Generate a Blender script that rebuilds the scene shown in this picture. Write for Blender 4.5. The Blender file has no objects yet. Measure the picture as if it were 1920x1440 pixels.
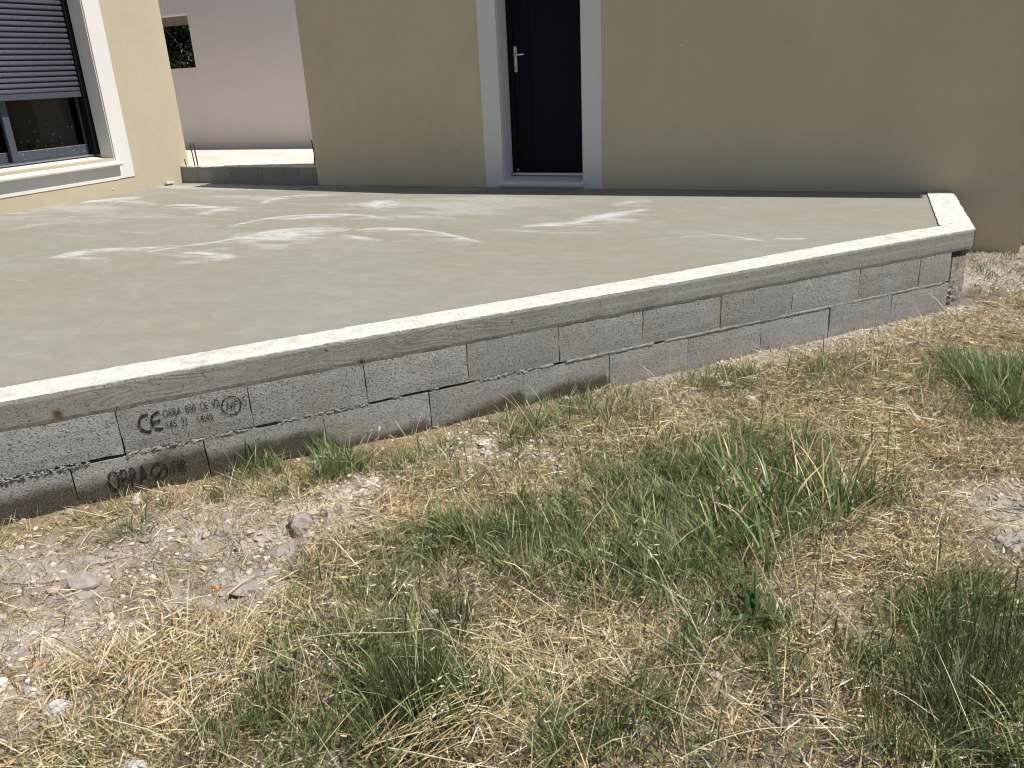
import bpy, bmesh, math, random
import numpy as np
from mathutils import Matrix, Vector
random.seed(7)
rng = np.random.default_rng(11)
S = bpy.context.scene
COL = S.collection

# ------------------------------------------------------------------ camera
F = 1524.2 / 1920.0            # focal length over picture width
PITCH, ROLL, YAW = 0.3667, -0.0515, 0.4517
CAM = Vector((3.71, -7.647, 1.069))
cp, sp, cr, sr = math.cos(PITCH), math.sin(PITCH), math.cos(ROLL), math.sin(ROLL)
def to_world(v):               # heading turned by YAW about z
    c, s = math.cos(YAW), math.sin(YAW)
    return Vector((v[0]*c - v[1]*s, v[0]*s + v[1]*c, v[2]))
R0, U0, F0 = Vector((1, 0, 0)), Vector((0, sp, cp)), Vector((0, cp, -sp))
RIGHT, UP, FWD = to_world(R0*cr + U0*sr), to_world(U0*cr - R0*sr), to_world(F0)
cam_data = bpy.data.cameras.new("camera")
cam = bpy.data.objects.new("camera", cam_data)
COL.objects.link(cam)
rot = Matrix((RIGHT, UP, -FWD)).transposed().to_4x4()
cam.matrix_world = Matrix.Translation(CAM) @ rot
cam_data.sensor_width = 36.0
cam_data.lens = 36.0 * F
cam_data.clip_start, cam_data.clip_end = 0.05, 500.0
S.camera = cam

# ------------------------------------------------------------------ sky, sun, exposure
TO_SUN = Vector((0.55, 0.099, 1.0)).normalized()
ELEV = math.asin(TO_SUN.z)
world = bpy.data.worlds.new("World")
S.world = world
world.use_nodes = True
wn = world.node_tree
wn.nodes.clear()
sky = wn.nodes.new("ShaderNodeTexSky")
sky.sky_type = 'NISHITA'
sky.sun_disc = False
sky.sun_elevation = ELEV
sky.sun_rotation = math.atan2(TO_SUN.x, TO_SUN.y)
sky.air_density, sky.dust_density, sky.ozone_density = 1.0, 1.2, 1.0
bg = wn.nodes.new("ShaderNodeBackground")
bg.inputs[1].default_value = 0.062
wo = wn.nodes.new("ShaderNodeOutputWorld")
wn.links.new(sky.outputs[0], bg.inputs[0])
wn.links.new(bg.outputs[0], wo.inputs[0])
sun_data = bpy.data.lights.new("sun", 'SUN')
sun_data.energy = 4.9
sun_data.angle = math.radians(0.53)
sun_data.color = (1.0, 0.955, 0.88)
sun = bpy.data.objects.new("sun", sun_data)
COL.objects.link(sun)
sun.rotation_euler = TO_SUN.to_track_quat('Z', 'Y').to_euler()
S.view_settings.view_transform = 'Standard'
S.view_settings.look = 'None'
S.view_settings.gamma = 1.0
S.view_settings.use_curve_mapping = False
S.view_settings.exposure = 0.36
S.cycles.filter_width = 1.1

# ------------------------------------------------------------------ small helpers
def at(u, v, z=-0.5):
    """ground point seen at a spot of the 1920x1440 photograph (survey helper)"""
    du, dv = (u - 960.0)/(F*1920.0), (v - 720.0)/(F*1920.0)
    d = FWD + RIGHT*du - UP*dv
    t = (z - CAM.z)/d.z
    p = CAM + d*t
    return p.x, p.y

def tag(o, label=None, cat=None, group=None, kind=None):
    if label: o['label'] = label
    if cat: o['category'] = cat
    if group: o['group'] = group
    if kind: o['kind'] = kind
    return o

def empty(name, loc=(0, 0, 0), rz=0.0):
    o = bpy.data.objects.new(name, None)
    o.empty_display_size = 0.1
    COL.objects.link(o)
    o.location = loc
    o.rotation_euler = (0, 0, rz)
    return o

def base_matrix(o):
    m = Matrix.LocRotScale(o.location, o.rotation_euler, o.scale)
    if o.parent:
        m = base_matrix(o.parent) @ o.matrix_parent_inverse @ m
    return m

def link(name, mesh, parent=None, world_space=True, inv=None):
    o = bpy.data.objects.new(name, mesh)
    COL.objects.link(o)
    if parent:
        o.parent = parent
        if inv is not None: o.matrix_parent_inverse = inv
        elif world_space: o.matrix_parent_inverse = base_matrix(parent).inverted()
    return o

class MB:
    """collects shapes into one mesh"""
    def __init__(self): self.v, self.f = [], []
    def poly(self, pts):
        n = len(self.v); self.v += [tuple(p) for p in pts]; self.f.append(tuple(range(n, n+len(pts))))
    def box(self, x0, x1, y0, y1, z0, z1):
        n = len(self.v)
        self.v += [(x0,y0,z0),(x1,y0,z0),(x1,y1,z0),(x0,y1,z0),(x0,y0,z1),(x1,y0,z1),(x1,y1,z1),(x0,y1,z1)]
        for q in ((0,3,2,1),(4,5,6,7),(0,1,5,4),(1,2,6,5),(2,3,7,6),(3,0,4,7)): self.f.append(tuple(n+i for i in q))
        return self
    def prism(self, outline, axis, a, b):
        """outline of 2-d points extruded along an axis ('x','y','z') from a to b"""
        def P(p, t):
            return {'x': (t, p[0], p[1]), 'y': (p[0], t, p[1]), 'z': (p[0], p[1], t)}[axis]
        n, k = len(self.v), len(outline)
        self.v += [P(p, a) for p in outline] + [P(p, b) for p in outline]
        self.f.append(tuple(n+i for i in range(k))); self.f.append(tuple(n+k+i for i in reversed(range(k))))
        for i in range(k):
            j = (i+1) % k
            self.f.append((n+i, n+k+i, n+k+j, n+j))
        return self
    def tube(self, pts, r, seg=6, taper=1.0):
        pts = [Vector(p) for p in pts]; n = len(self.v)
        for i, p in enumerate(pts):
            t = (pts[min(i+1, len(pts)-1)] - pts[max(i-1, 0)]).normalized()
            a = t.cross(Vector((0.3, 0.1, 1) if abs(t.z) < .9 else (1, 0, 0))).normalized(); b = t.cross(a)
            rr = r*(1 + (taper-1)*i/max(1, len(pts)-1))
            for k in range(seg):
                w = 2*math.pi*k/seg
                self.v.append(tuple(p + a*(rr*math.cos(w)) + b*(rr*math.sin(w))))
        for i in range(len(pts)-1):
            for k in range(seg):
                q = (k+1) % seg
                self.f.append((n+i*seg+k, n+i*seg+q, n+(i+1)*seg+q, n+(i+1)*seg+k))
        self.f.append(tuple(n+k for k in reversed(range(seg)))); m = n+(len(pts)-1)*seg
        self.f.append(tuple(m+k for k in range(seg)))
        return self
    def mesh(self, name, mat, smooth=False, bevel=0.0):
        me = bpy.data.meshes.new(name)
        me.from_pydata(self.v, [], self.f)
        bm = bmesh.new(); bm.from_mesh(me)
        bmesh.ops.recalc_face_normals(bm, faces=bm.faces)
        if bevel:
            bmesh.ops.bevel(bm, geom=[e for e in bm.edges if len(e.link_faces) == 2 and e.calc_face_angle(0) > .5], offset=bevel, segments=2, affect='EDGES', profile=.6)
        for f in bm.faces: f.smooth = smooth
        bm.to_mesh(me); bm.free()
        if mat: me.materials.append(mat)
        return me
    def build(self, name, mat, parent=None, smooth=False, bevel=0.0, world_space=True, inv=None):
        return link(name, self.mesh(name, mat, smooth, bevel), parent, world_space, inv)

def np_mesh(name, verts, faces_list, mat, tint=None, smooth=False):
    """verts (n,3); faces_list = list of (m,k) index arrays"""
    me = bpy.data.meshes.new(name)
    verts = np.asarray(verts, np.float32)
    me.vertices.add(len(verts)); me.vertices.foreach_set("co", verts.ravel())
    loops = np.concatenate([f.ravel() for f in faces_list]).astype(np.int32)
    tot = np.concatenate([np.full(len(f), f.shape[1], np.int32) for f in faces_list])
    st = np.concatenate(([0], np.cumsum(tot)[:-1])).astype(np.int32)
    me.loops.add(len(loops)); me.loops.foreach_set("vertex_index", loops)
    me.polygons.add(len(tot)); me.polygons.foreach_set("loop_start", st); me.polygons.foreach_set("loop_total", tot)
    me.polygons.foreach_set("use_smooth", np.full(len(tot), smooth, bool))
    if tint is not None:
        at_ = me.attributes.new("tint", 'FLOAT_COLOR', 'POINT')
        c = np.ones((len(verts), 4), np.float32); c[:, :tint.shape[1]] = tint
        at_.data.foreach_set("color", c.ravel())
    if mat: me.materials.append(mat)
    me.update(); me.validate()
    return me

def vnoise(x, y, seed=0):
    """smooth value noise 0..1"""
    x = np.asarray(x, float); y = np.asarray(y, float)
    xi, yi = np.floor(x).astype(np.int64), np.floor(y).astype(np.int64)
    xf, yf = x-xi, y-yi
    xf, yf = xf*xf*(3-2*xf), yf*yf*(3-2*yf)
    def h(a, b):
        n = (a*374761393 + b*668265263 + seed*974711) & 0x7fffffff
        n = ((n ^ (n >> 13))*1274126177) & 0x7fffffff
        return ((n ^ (n >> 16)) & 0xffff)/65535.0
    return (h(xi, yi)*(1-xf)+h(xi+1, yi)*xf)*(1-yf) + (h(xi, yi+1)*(1-xf)+h(xi+1, yi+1)*xf)*yf
def fbm(x, y, seed=0, o=4):
    r, a, t = 0, .5, 0
    for i in range(o):
        r = r + a*vnoise(x*2**i, y*2**i, seed+i*17); t += a; a *= .5
    return r/t

# ------------------------------------------------------------------ materials
class Mat:
    def __init__(self, name):
        self.m = bpy.data.materials.new(name); self.m.use_nodes = True
        self.t = self.m.node_tree; self.n = self.t.nodes; self.n.clear()
        self.out = self.n.new("ShaderNodeOutputMaterial")
        self.b = self.n.new("ShaderNodeBsdfPrincipled")
        self.t.links.new(self.b.outputs[0], self.out.inputs[0])
        self._obj = None
    def L(self, a, b): self.t.links.new(a, b)
    def co(self, kind='Object'):
        if self._obj is None: self._obj = self.n.new("ShaderNodeTexCoord")
        return self._obj.outputs[kind]
    def pos(self): return self.n.new("ShaderNodeNewGeometry").outputs['Position']
    def put(self, sock, v):
        if hasattr(v, 'is_linked') or hasattr(v, 'links'): self.L(v, sock)
        elif isinstance(v, (tuple, list)) and len(v) == 3 and sock.type == 'RGBA': sock.default_value = (*v, 1)
        else: sock.default_value = v
    def math(self, op, a, b=None, c=None, clamp=False):
        n = self.n.new("ShaderNodeMath"); n.operation = op; n.use_clamp = clamp
        self.put(n.inputs[0], a)
        if b is not None: self.put(n.inputs[1], b)
        if c is not None: self.put(n.inputs[2], c)
        return n.outputs[0]
    def mapping(self, v, scale=(1, 1, 1), loc=(0, 0, 0)):
        n = self.n.new("ShaderNodeMapping"); self.L(v, n.inputs[0])
        n.inputs['Scale'].default_value = scale; n.inputs['Location'].default_value = loc
        return n.outputs[0]
    def noise(self, v, scale, detail=3.0, rough=.55, dist=0.0):
        n = self.n.new("ShaderNodeTexNoise"); self.L(v, n.inputs['Vector'])
        n.inputs['Scale'].default_value = scale; n.inputs['Detail'].default_value = detail
        n.inputs['Roughness'].default_value = rough; n.inputs['Distortion'].default_value = dist
        return n.outputs[0]
    def voronoi(self, v, scale, feature='F1'):
        n = self.n.new("ShaderNodeTexVoronoi"); n.feature = feature; self.L(v, n.inputs['Vector']); n.inputs['Scale'].default_value = scale
        return n.outputs['Distance']
    def ramp(self, v, lo, hi, a=0.0, b=1.0):
        n = self.n.new("ShaderNodeMapRange"); n.interpolation_type = 'SMOOTHSTEP'
        self.put(n.inputs[0], v)
        for i, x in enumerate((lo, hi, a, b)): self.put(n.inputs[1+i], x)
        return n.outputs[0]
    def mix(self, f, a, b, mode='MIX'):
        n = self.n.new("ShaderNodeMix"); n.data_type = 'RGBA'; n.blend_type = mode
        self.put(n.inputs[0], f)
        self.put(n.inputs[6], a); self.put(n.inputs[7], b)
        return n.outputs[2]
    def attr(self, name, out='Color'):
        n = self.n.new("ShaderNodeAttribute"); n.attribute_name = name; return n.outputs[out]
    def bump(self, h, strength=.3, dist=.01, normal=None):
        n = self.n.new("ShaderNodeBump"); n.inputs['Strength'].default_value = strength; n.inputs['Distance'].default_value = dist
        self.L(h, n.inputs['Height'])
        if normal is not None: self.L(normal, n.inputs['Normal'])
        return n.outputs[0]
    def finish(self, color=None, rough=.9, normal=None, spec=.25, metal=0.0):
        if color is not None: self.put(self.b.inputs['Base Color'], color)
        self.put(self.b.inputs['Roughness'], rough)
        self.b.inputs['Specular IOR Level'].default_value = spec
        self.b.inputs['Metallic'].default_value = metal
        if normal is not None: self.L(normal, self.b.inputs['Normal'])
        return self.m

def plaster(name, c, var=.06, bump=.25):
    M = Mat(name); p = M.pos()
    big = M.noise(p, 1.1, 4); mid = M.noise(p, 9, 3)
    f = M.ramp(M.math('ADD', M.math('MULTIPLY', big, .7), M.math('MULTIPLY', mid, .3)), .3, .7)
    col = M.mix(f, tuple(x*(1-var) for x in c), tuple(min(1, x*(1+var)) for x in c))
    fine = M.noise(p, 260, 3, .65)
    col = M.mix(M.ramp(fine, .35, .7, .0, .18), col, tuple(x*.72 for x in c))
    return M.finish(col, .93, M.bump(fine, bump, .004), .15)

m_beige = plaster("beige_render", (0.555, 0.478, 0.338), .06, .3)
m_sunwall = plaster("beige_render_light", (0.450, 0.395, 0.295))
m_trim = plaster("white_trim_render", (0.655, 0.645, 0.625), .03, .12)
m_mauve = plaster("pale_pink_render", (0.735, 0.685, 0.68), .03, .15)
m_sill = plaster("cream_stone_sill", (0.60, 0.575, 0.515), .03, .1)
m_roof = plaster("roof_tile_clay", (0.40, 0.22, 0.14), .15, .3)

def simple(name, c, rough=.5, metal=0.0, spec=.5, bump=0.0):
    M = Mat(name); p = M.pos()
    n = M.noise(p, 40, 3)
    col = M.mix(M.ramp(n, .3, .7), tuple(x*.88 for x in c), tuple(min(1, x*1.1) for x in c))
    nr = M.bump(M.noise(p, 300, 2), bump, .002) if bump else None
    return M.finish(col, M.ramp(n, .2, .8, rough*.85, min(1, rough*1.15)), nr, spec, metal)
m_door = simple("navy_door_paint", (0.004, 0.005, 0.013), .55, spec=.10)
m_anthracite = simple("anthracite_aluminium", (0.055, 0.068, 0.09), .42, spec=.5)
m_shutter = simple("anthracite_shutter", (0.070, 0.080, 0.105), .45, spec=.4)
m_black = simple("black_guide_rail", (0.006, 0.007, 0.008), .6, spec=.12)
m_steel = simple("brushed_steel", (0.62, 0.61, 0.59), .3, 1.0)
m_alu = simple("aluminium_threshold", (0.45, 0.46, 0.48), .4, .8)
m_rust = simple("rusty_rebar", (0.07, 0.045, 0.035), .85, .2, .2, .4)
m_speck = simple("dried_white_splash", (0.7, 0.68, 0.62), .8)
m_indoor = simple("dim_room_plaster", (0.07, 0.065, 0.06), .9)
m_bark = simple("tree_bark", (0.045, 0.035, 0.025), .9, bump=.5)

M = Mat("window_glass")
gl = M.n.new("ShaderNodeBsdfGlossy"); gl.inputs['Roughness'].default_value = .02
tr = M.n.new("ShaderNodeBsdfTransparent"); tr.inputs[0].default_value = (.42, .43, .44, 1)
fr = M.n.new("ShaderNodeFresnel"); fr.inputs[0].default_value = 1.5
mx = M.n.new("ShaderNodeMixShader")
M.L(fr.outputs[0], mx.inputs[0]); M.L(tr.outputs[0], mx.inputs[1]); M.L(gl.outputs[0], mx.inputs[2]); M.L(mx.outputs[0], M.out.inputs[0])
m_glass = M.m

# slab: smooth trowelled concrete with white bloom
M = Mat("trowelled_concrete"); p = M.pos()
big = M.noise(p, .55, 4, .6, .4); mid = M.noise(M.mapping(p, (1.5, 2.6, 1)), 2.3, 6, .66, 1.2); fine = M.noise(p, 120, 3, .6)
c = M.mix(M.ramp(big, .32, .68), (0.240, 0.224, 0.188), (0.234, 0.230, 0.198))
c = M.mix(M.ramp(mid, .42, .72, 0, .28), c, (0.345, 0.332, 0.285))
c = M.mix(M.ramp(M.noise(M.mapping(p, (1, 1, 1), (7, 3, 0)), .9, 3), .45, .75, 0, .45), c, (0.232, 0.216, 0.172))
c = M.mix(M.ramp(fine, .35, .75, .0, .22), c, (0.17, 0.155, 0.125))
c = M.mix(M.ramp(M.noise(M.mapping(p, (1, 1.6, 1), (2, 9, 0)), 5.5, 6, .72, .6), .46, .70, 0, .35), c, (0.31, 0.29, 0.245))
c = M.mix(M.ramp(M.noise(p, 9, 4, .7), .66, .8, 0, .25), c, (0.24, 0.22, 0.18))
sep = M.attr("tint"); sp_ = M.n.new("ShaderNodeSeparateColor"); M.L(sep, sp_.inputs[0])
brk = M.noise(M.mapping(p, (2.2, 9, 1)), 6, 5, .7, .5)
brk2 = M.noise(M.mapping(p, (3, 7, 1), (5, 2, 0)), 22, 3, .7, .3)
bl = M.math('ADD', M.math('MULTIPLY', sp_.outputs[0], 1.15), M.math('ADD', M.math('MULTIPLY', M.math('SUBTRACT', brk, .5), 1.0), M.math('MULTIPLY', M.math('SUBTRACT', brk2, .5), .55)))
bl = M.math('MULTIPLY', M.ramp(bl, -.05, 1.0), M.ramp(sp_.outputs[0], .0, .2))
c = M.mix(M.math('MULTIPLY', bl, .72), c, (0.52, 0.525, 0.525))
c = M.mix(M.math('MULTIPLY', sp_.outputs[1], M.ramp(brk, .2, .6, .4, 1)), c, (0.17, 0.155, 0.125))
spots = M.ramp(M.voronoi(p, 5.5), .0, .035, 1, 0)
c = M.mix(M.math('MULTIPLY', spots, .55), c, (0.10, 0.09, 0.08))
hgt = M.math('ADD', M.math('MULTIPLY', mid, .5), M.math('MULTIPLY', fine, .12))
m_slab = M.finish(c, M.ramp(big, .3, .7, .62, .8), M.bump(hgt, .35, .012), .2)

# yard behind: pale bare concrete
M = Mat("pale_yard_concrete"); p = M.pos()
c = M.mix(M.ramp(M.noise(p, 2.5, 4), .35, .7), (0.60, 0.57, 0.51), (0.49, 0.465, 0.415))
c = M.mix(M.ramp(M.noise(M.mapping(p, (.5, 5, 1)), 2.2, 4), .5, .7, 0, .5), c, (0.42, 0.36, 0.28))
m_yard = M.finish(c, .9, M.bump(M.noise(p, 90, 3), .2, .01), .15)

# cast beam: white laitance on top, board-marked face
W_DIR, N_DIR, P0 = Vector((0.6397, 0.7686, 0)), Vector((-0.7686, 0.6397, 0)), Vector((0.957, -5.611, 0))
W_ANG = math.atan2(W_DIR.y, W_DIR.x)
def wall_coords(M):
    """s along the retaining wall, z height, from world position"""
    p = M.pos()
    a = M.n.new("ShaderNodeVectorMath"); a.operation = 'SUBTRACT'; M.L(p, a.inputs[0]); a.inputs[1].default_value = P0
    d = M.n.new("ShaderNodeVectorMath"); d.operation = 'DOT_PRODUCT'; M.L(a.outputs[0], d.inputs[0]); d.inputs[1].default_value = W_DIR
    z = M.n.new("ShaderNodeSeparateXYZ"); M.L(p, z.inputs[0])
    cb = M.n.new("ShaderNodeCombineXYZ"); M.L(d.outputs['Value'], cb.inputs[0]); M.L(z.outputs[2], cb.inputs[2])
    return p, d.outputs['Value'], z.outputs[2], cb.outputs[0]

M = Mat("board_marked_concrete"); p, s_, z_, sz = wall_coords(M)
warp = M.noise(M.mapping(sz, (1.55, 1, 6.0)), 1.0, 1.0, .4, .25)
ph = M.math('ADD', M.math('MULTIPLY', warp, 125.0), M.math('MULTIPLY', z_, 120.0))
grain = M.math('SINE', ph)
gm = M.math('MULTIPLY', M.ramp(s_, 1.5, 2.3, 1.0, .03), M.ramp(M.noise(M.mapping(sz, (3, 1, 9)), 1.2, 2), .3, .6, .25, 1))
grain = M.math('MULTIPLY', grain, gm)
pit = M.ramp(M.noise(p, 95, 2, .5), .62, .70)
pit2 = M.ramp(M.voronoi(M.mapping(p, (1, 1, 1.3)), 30), .07, .17, 1, 0)
pit2 = M.math('MULTIPLY', pit2, M.ramp(M.noise(p, 4, 2), .52, .62))
fine = M.noise(p, 210, 3, .65)
c = M.mix(M.ramp(M.noise(p, 2.2, 4, .6), .35, .68), (0.232, 0.215, 0.188), (0.275, 0.266, 0.244))
c = M.mix(M.ramp(s_, 1.0, 3.2, 0, .75), c, (0.255, 0.25, 0.228))
c = M.mix(M.ramp(grain, -.2, 1.0, 0, .11), c, (0.16, 0.145, 0.12))
c = M.mix(M.ramp(M.noise(M.mapping(sz, (2, 1, 2.6)), 2.2, 5, .68), .50, .72, 0, .6), c, (0.185, 0.16, 0.13))
def blob(M, sz, s0, z0, rs, rz, lo=.35, hi=1.0):
    mp = M.mapping(sz, (1/rs, 1, 1/rz), (-s0/rs, 0, -z0/rz))
    l = M.n.new("ShaderNodeVectorMath"); l.operation = 'LENGTH'; M.L(mp, l.inputs[0])
    return M.ramp(l.outputs['Value'], lo, hi, 1, 0)
for (s0, z0, r) in ((-.205, -.092, .03), (1.012, -.112, .022), (.86, -.03, .012)):
    k = M.math('MULTIPLY', blob(M, sz, s0, z0, r, r, .2, 1.0), M.ramp(M.noise(p, 60, 2), .25, .6, .55, 1))
    c = M.mix(k, c, (0.085, 0.045, 0.022))
c = M.mix(M.math('MULTIPLY', M.math('MAXIMUM', pit, pit2), .6), c, (0.09, 0.08, 0.065))
c = M.mix(M.ramp(fine, .55, .8, 0, .3), c, (0.48, 0.46, 0.41))
geo = M.n.new("ShaderNodeNewGeometry"); gs = M.n.new("ShaderNodeSeparateXYZ"); M.L(geo.outputs['Normal'], gs.inputs[0])
edge = M.noise(p, 24, 3, .7)
top = M.ramp(M.math('ADD', z_, M.math('MULTIPLY', M.math('SUBTRACT', edge, .5), .022)), -.007, -.0015)
top = M.math('MAXIMUM', top, M.math('GREATER_THAN', gs.outputs[2], .8))
wc = M.mix(M.ramp(M.noise(p, 14, 5, .65), .36, .70), (0.60, 0.59, 0.55), (0.48, 0.46, 0.415))
wc = M.mix(M.ramp(M.noise(M.mapping(p, (1, 1, 1), (3, 1, 0)), 5.5, 5, .72), .54, .70, 0, .6), wc, (0.38, 0.35, 0.29))
c = M.mix(top, c, wc)
h = M.math('SUBTRACT', M.math('ADD', M.math('MULTIPLY', grain, .13), M.math('MULTIPLY', fine, .9)), M.math('MULTIPLY', M.math('MAXIMUM', pit, pit2), 1.6))
m_beam = M.finish(c, .92, M.bump(h, .55, .006), .2)

# hollow concrete blocks, grazed by the sun, damp at the foot
M = Mat("pitted_concrete_block"); p, s_, z_, sz = wall_coords(M)
oi = M.n.new("ShaderNodeObjectInfo")
fine = M.noise(p, 170, 4, .7); mid = M.noise(p, 55, 3, .6)
pit = M.ramp(M.noise(p, 135, 3, .6), .57, .67)
pit2 = M.ramp(M.voronoi(M.mapping(p, (1, 1, 1), (2, 5, 1)), 46), .06, .16, 1, 0)
pit2 = M.math('MULTIPLY', pit2, M.ramp(M.noise(p, 9, 2), .50, .6))
c = M.mix(oi.outputs['Random'], (0.30, 0.293, 0.28), (0.375, 0.368, 0.352))
c = M.mix(M.ramp(M.noise(p, 3.2, 4, .6), .42, .72, 0, .7), c, (0.33, 0.285, 0.225))
c = M.mix(M.ramp(M.noise(M.mapping(p, (1, 1, 1), (4, 4, 4)), 5.2, 4, .6), .55, .75, 0, .55), c, (0.43, 0.43, 0.425))
c = M.mix(M.ramp(fine, .5, .75, 0, .38), c, (0.56, 0.55, 0.53))
c = M.mix(M.math('MULTIPLY', M.math('MAXIMUM', pit, pit2), .72), c, (0.085, 0.08, 0.07))
fc = M.n.new("ShaderNodeFloatCurve")
DAMP = [(-.62,-.405),(-.478,-.408),(-.363,-.392),(-.235,-.384),(-.208,-.42),(-.136,-.409),(-.044,-.397),(.04,-.372),(.116,-.348),(.29,-.352),(.305,-.405),(.5,-.392),(.69,-.385),(.80,-.402),(.825,-.452),(.87,-.474),(1.07,-.474),(1.287,-.462),(1.32,-.512),(1.42,-.492),(1.565,-.452),(1.785,-.412),(1.82,-.472),(2.01,-.43),(2.285,-.425),(2.315,-.56),(2.5,-.56)]
cv = fc.mapping.curves[0]
for i, (a, b) in enumerate(DAMP):
    X, Y = (a+.62)/3.12, (b+.56)/.28
    if i == 0: cv.points[0].location = (X, Y)
    elif i == len(DAMP)-1: cv.points[len(cv.points)-1].location = (X, Y)
    else: cv.points.new(X, Y)
for q in cv.points: q.handle_type = 'VECTOR'
fc.mapping.update()
M.put(fc.inputs['Value'], M.math('DIVIDE', M.math('ADD', s_, .62), 3.12))
lim = M.math('ADD', M.math('MULTIPLY', fc.outputs[0], .28), -.56)
wob = M.math('ADD', M.math('MULTIPLY', M.math('SUBTRACT', M.noise(p, 14, 4, .6), .5), .055), M.math('MULTIPLY', M.math('SUBTRACT', fine, .5), .02))
damp = M.ramp(M.math('SUBTRACT', M.math('ADD', lim, wob), z_), -.030, .034)
damp = M.math('MULTIPLY', damp, M.math('LESS_THAN', z_, -.312))
c = M.mix(M.math('MULTIPLY', damp, .92), c, M.mix(fine, (0.056, 0.045, 0.031), (0.105, 0.086, 0.060)))
h = M.math('SUBTRACT', M.math('ADD', M.math('MULTIPLY', fine, .8), M.math('MULTIPLY', mid, .55)), M.math('MULTIPLY', M.math('MAXIMUM', pit, pit2), 1.3))
m_block = M.finish(c, .95, M.bump(h, .95, .010), .15)

M = Mat("crumbly_mortar"); p = M.pos()
c = M.mix(M.ramp(M.noise(p, 30, 4, .7), .35, .7), (0.235, 0.226, 0.205), (0.37, 0.36, 0.335))
m_mortar = M.finish(c, .95, M.bump(M.noise(p, 140, 4, .7), .8, .01), .1)
M = Mat("rough_cast_pillar"); p = M.pos()
c = M.mix(M.ramp(M.noise(p, 14, 4, .6), .35, .7), (0.30, 0.26, 0.215), (0.40, 0.36, 0.315))
pit = M.ramp(M.noise(p, 60, 2, .5), .63, .70)
c = M.mix(M.math('MULTIPLY', pit, .65), c, (0.09, 0.075, 0.055))
m_pillar = M.finish(c, .95, M.bump(M.math('SUBTRACT', M.noise(p, 130, 4, .7), M.math('MULTIPLY', pit, 1.5)), .8, .01), .1)
m_dark = simple("dark_cavity_mortar", (0.10, 0.092, 0.08), .95, bump=.5)

M = Mat("worn_black_ink"); p = M.pos()
M.finish((0.014, 0.014, 0.015), .9, None, .1)
tr = M.n.new("ShaderNodeBsdfTransparent"); mx = M.n.new("ShaderNodeMixShader")
wear = M.math('MULTIPLY', M.ramp(M.noise(p, 130, 3, .7), .34, .52, .25, .95), M.ramp(M.noise(p, 28, 3, .6), .3, .5, .5, 1))
M.L(wear, mx.inputs[0]); M.L(tr.outputs[0], mx.inputs[1]); M.L(M.b.outputs[0], mx.inputs[2]); M.L(mx.outputs[0], M.out.inputs[0])
m_ink = M.m

# soil
M = Mat("dry_stony_soil"); p = M.pos()
n1, n2, n3 = M.noise(p, 3.2, 5, .6), M.noise(p, 26, 4, .65), M.noise(p, 150, 3, .65)
c = M.mix(M.ramp(n1, .35, .65), (0.33, 0.265, 0.21), (0.41, 0.345, 0.295))
c = M.mix(M.ramp(n2, .42, .7, 0, .8), c, (0.44, 0.385, 0.33))
c = M.mix(M.ramp(n2, .45, .25, 0, .8), c, (0.15, 0.11, 0.08))
c = M.mix(M.ramp(n3, .58, .75, 0, .5), c, (0.52, 0.465, 0.41))
c = M.mix(M.ramp(n3, .45, .3, 0, .6), c, (0.13, 0.10, 0.075))
ta = M.n.new("ShaderNodeSeparateColor"); M.L(M.attr("tint"), ta.inputs[0])
c = M.mix(M.math('MULTIPLY', ta.outputs[0], M.ramp(n2, .25, .6, .35, .95)), c, (0.60, 0.56, 0.50))       # lime dust and rubble fines
c = M.mix(M.math('MULTIPLY', ta.outputs[1], M.ramp(n2, .2, .6, .6, 1)), c, (0.42, 0.315, 0.20))          # smooth clay at the wall foot
c = M.mix(M.math('MULTIPLY', ta.outputs[2], .9), c, (0.07, 0.055, 0.034))                               # shade between the blades, painted into the soil colour below the turf
hh = M.math('ADD', M.math('MULTIPLY', n2, 1.0), M.math('ADD', M.math('MULTIPLY', n3, .6), M.math('MULTIPLY', M.noise(p, 60, 4, .75), .9)))
m_soil = M.finish(c, .97, M.bump(hh, 1.0, .022), .1)

M = Mat("limestone_pebble"); p = M.pos()
c = M.mix(M.ramp(M.noise(p, 120, 3), .3, .7, 0, .5), M.attr("tint"), (0.45, 0.39, 0.33))
m_pebble = M.finish(c, .9, M.bump(M.noise(p, 220, 3), .3, .004), .2)
def stone_mat(name, c1, c2):
    M = Mat(name); p = M.pos()
    c = M.mix(M.ramp(M.noise(p, 24, 4, .65), .35, .68), c1, c2)
    c = M.mix(M.ramp(M.noise(p, 150, 3, .6), .55, .72, 0, .5), c, tuple(x*.55 for x in c1))
    return M.finish(c, .92, M.bump(M.noise(p, 90, 4, .7), .6, .006), .2)
m_greystone = stone_mat("grey_stone", (0.25, 0.215, 0.195), (0.36, 0.315, 0.29))
m_pinkstone = stone_mat("pink_stone", (0.33, 0.26, 0.215), (0.43, 0.35, 0.295))
m_whitestone = stone_mat("white_stone", (0.40, 0.39, 0.39), (0.54, 0.53, 0.52))
m_limelump = stone_mat("lime_lump", (0.44, 0.41, 0.36), (0.58, 0.55, 0.50))
m_orange = stone_mat("orange_tile", (0.55, 0.24, 0.07), (0.62, 0.30, 0.10))

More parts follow.
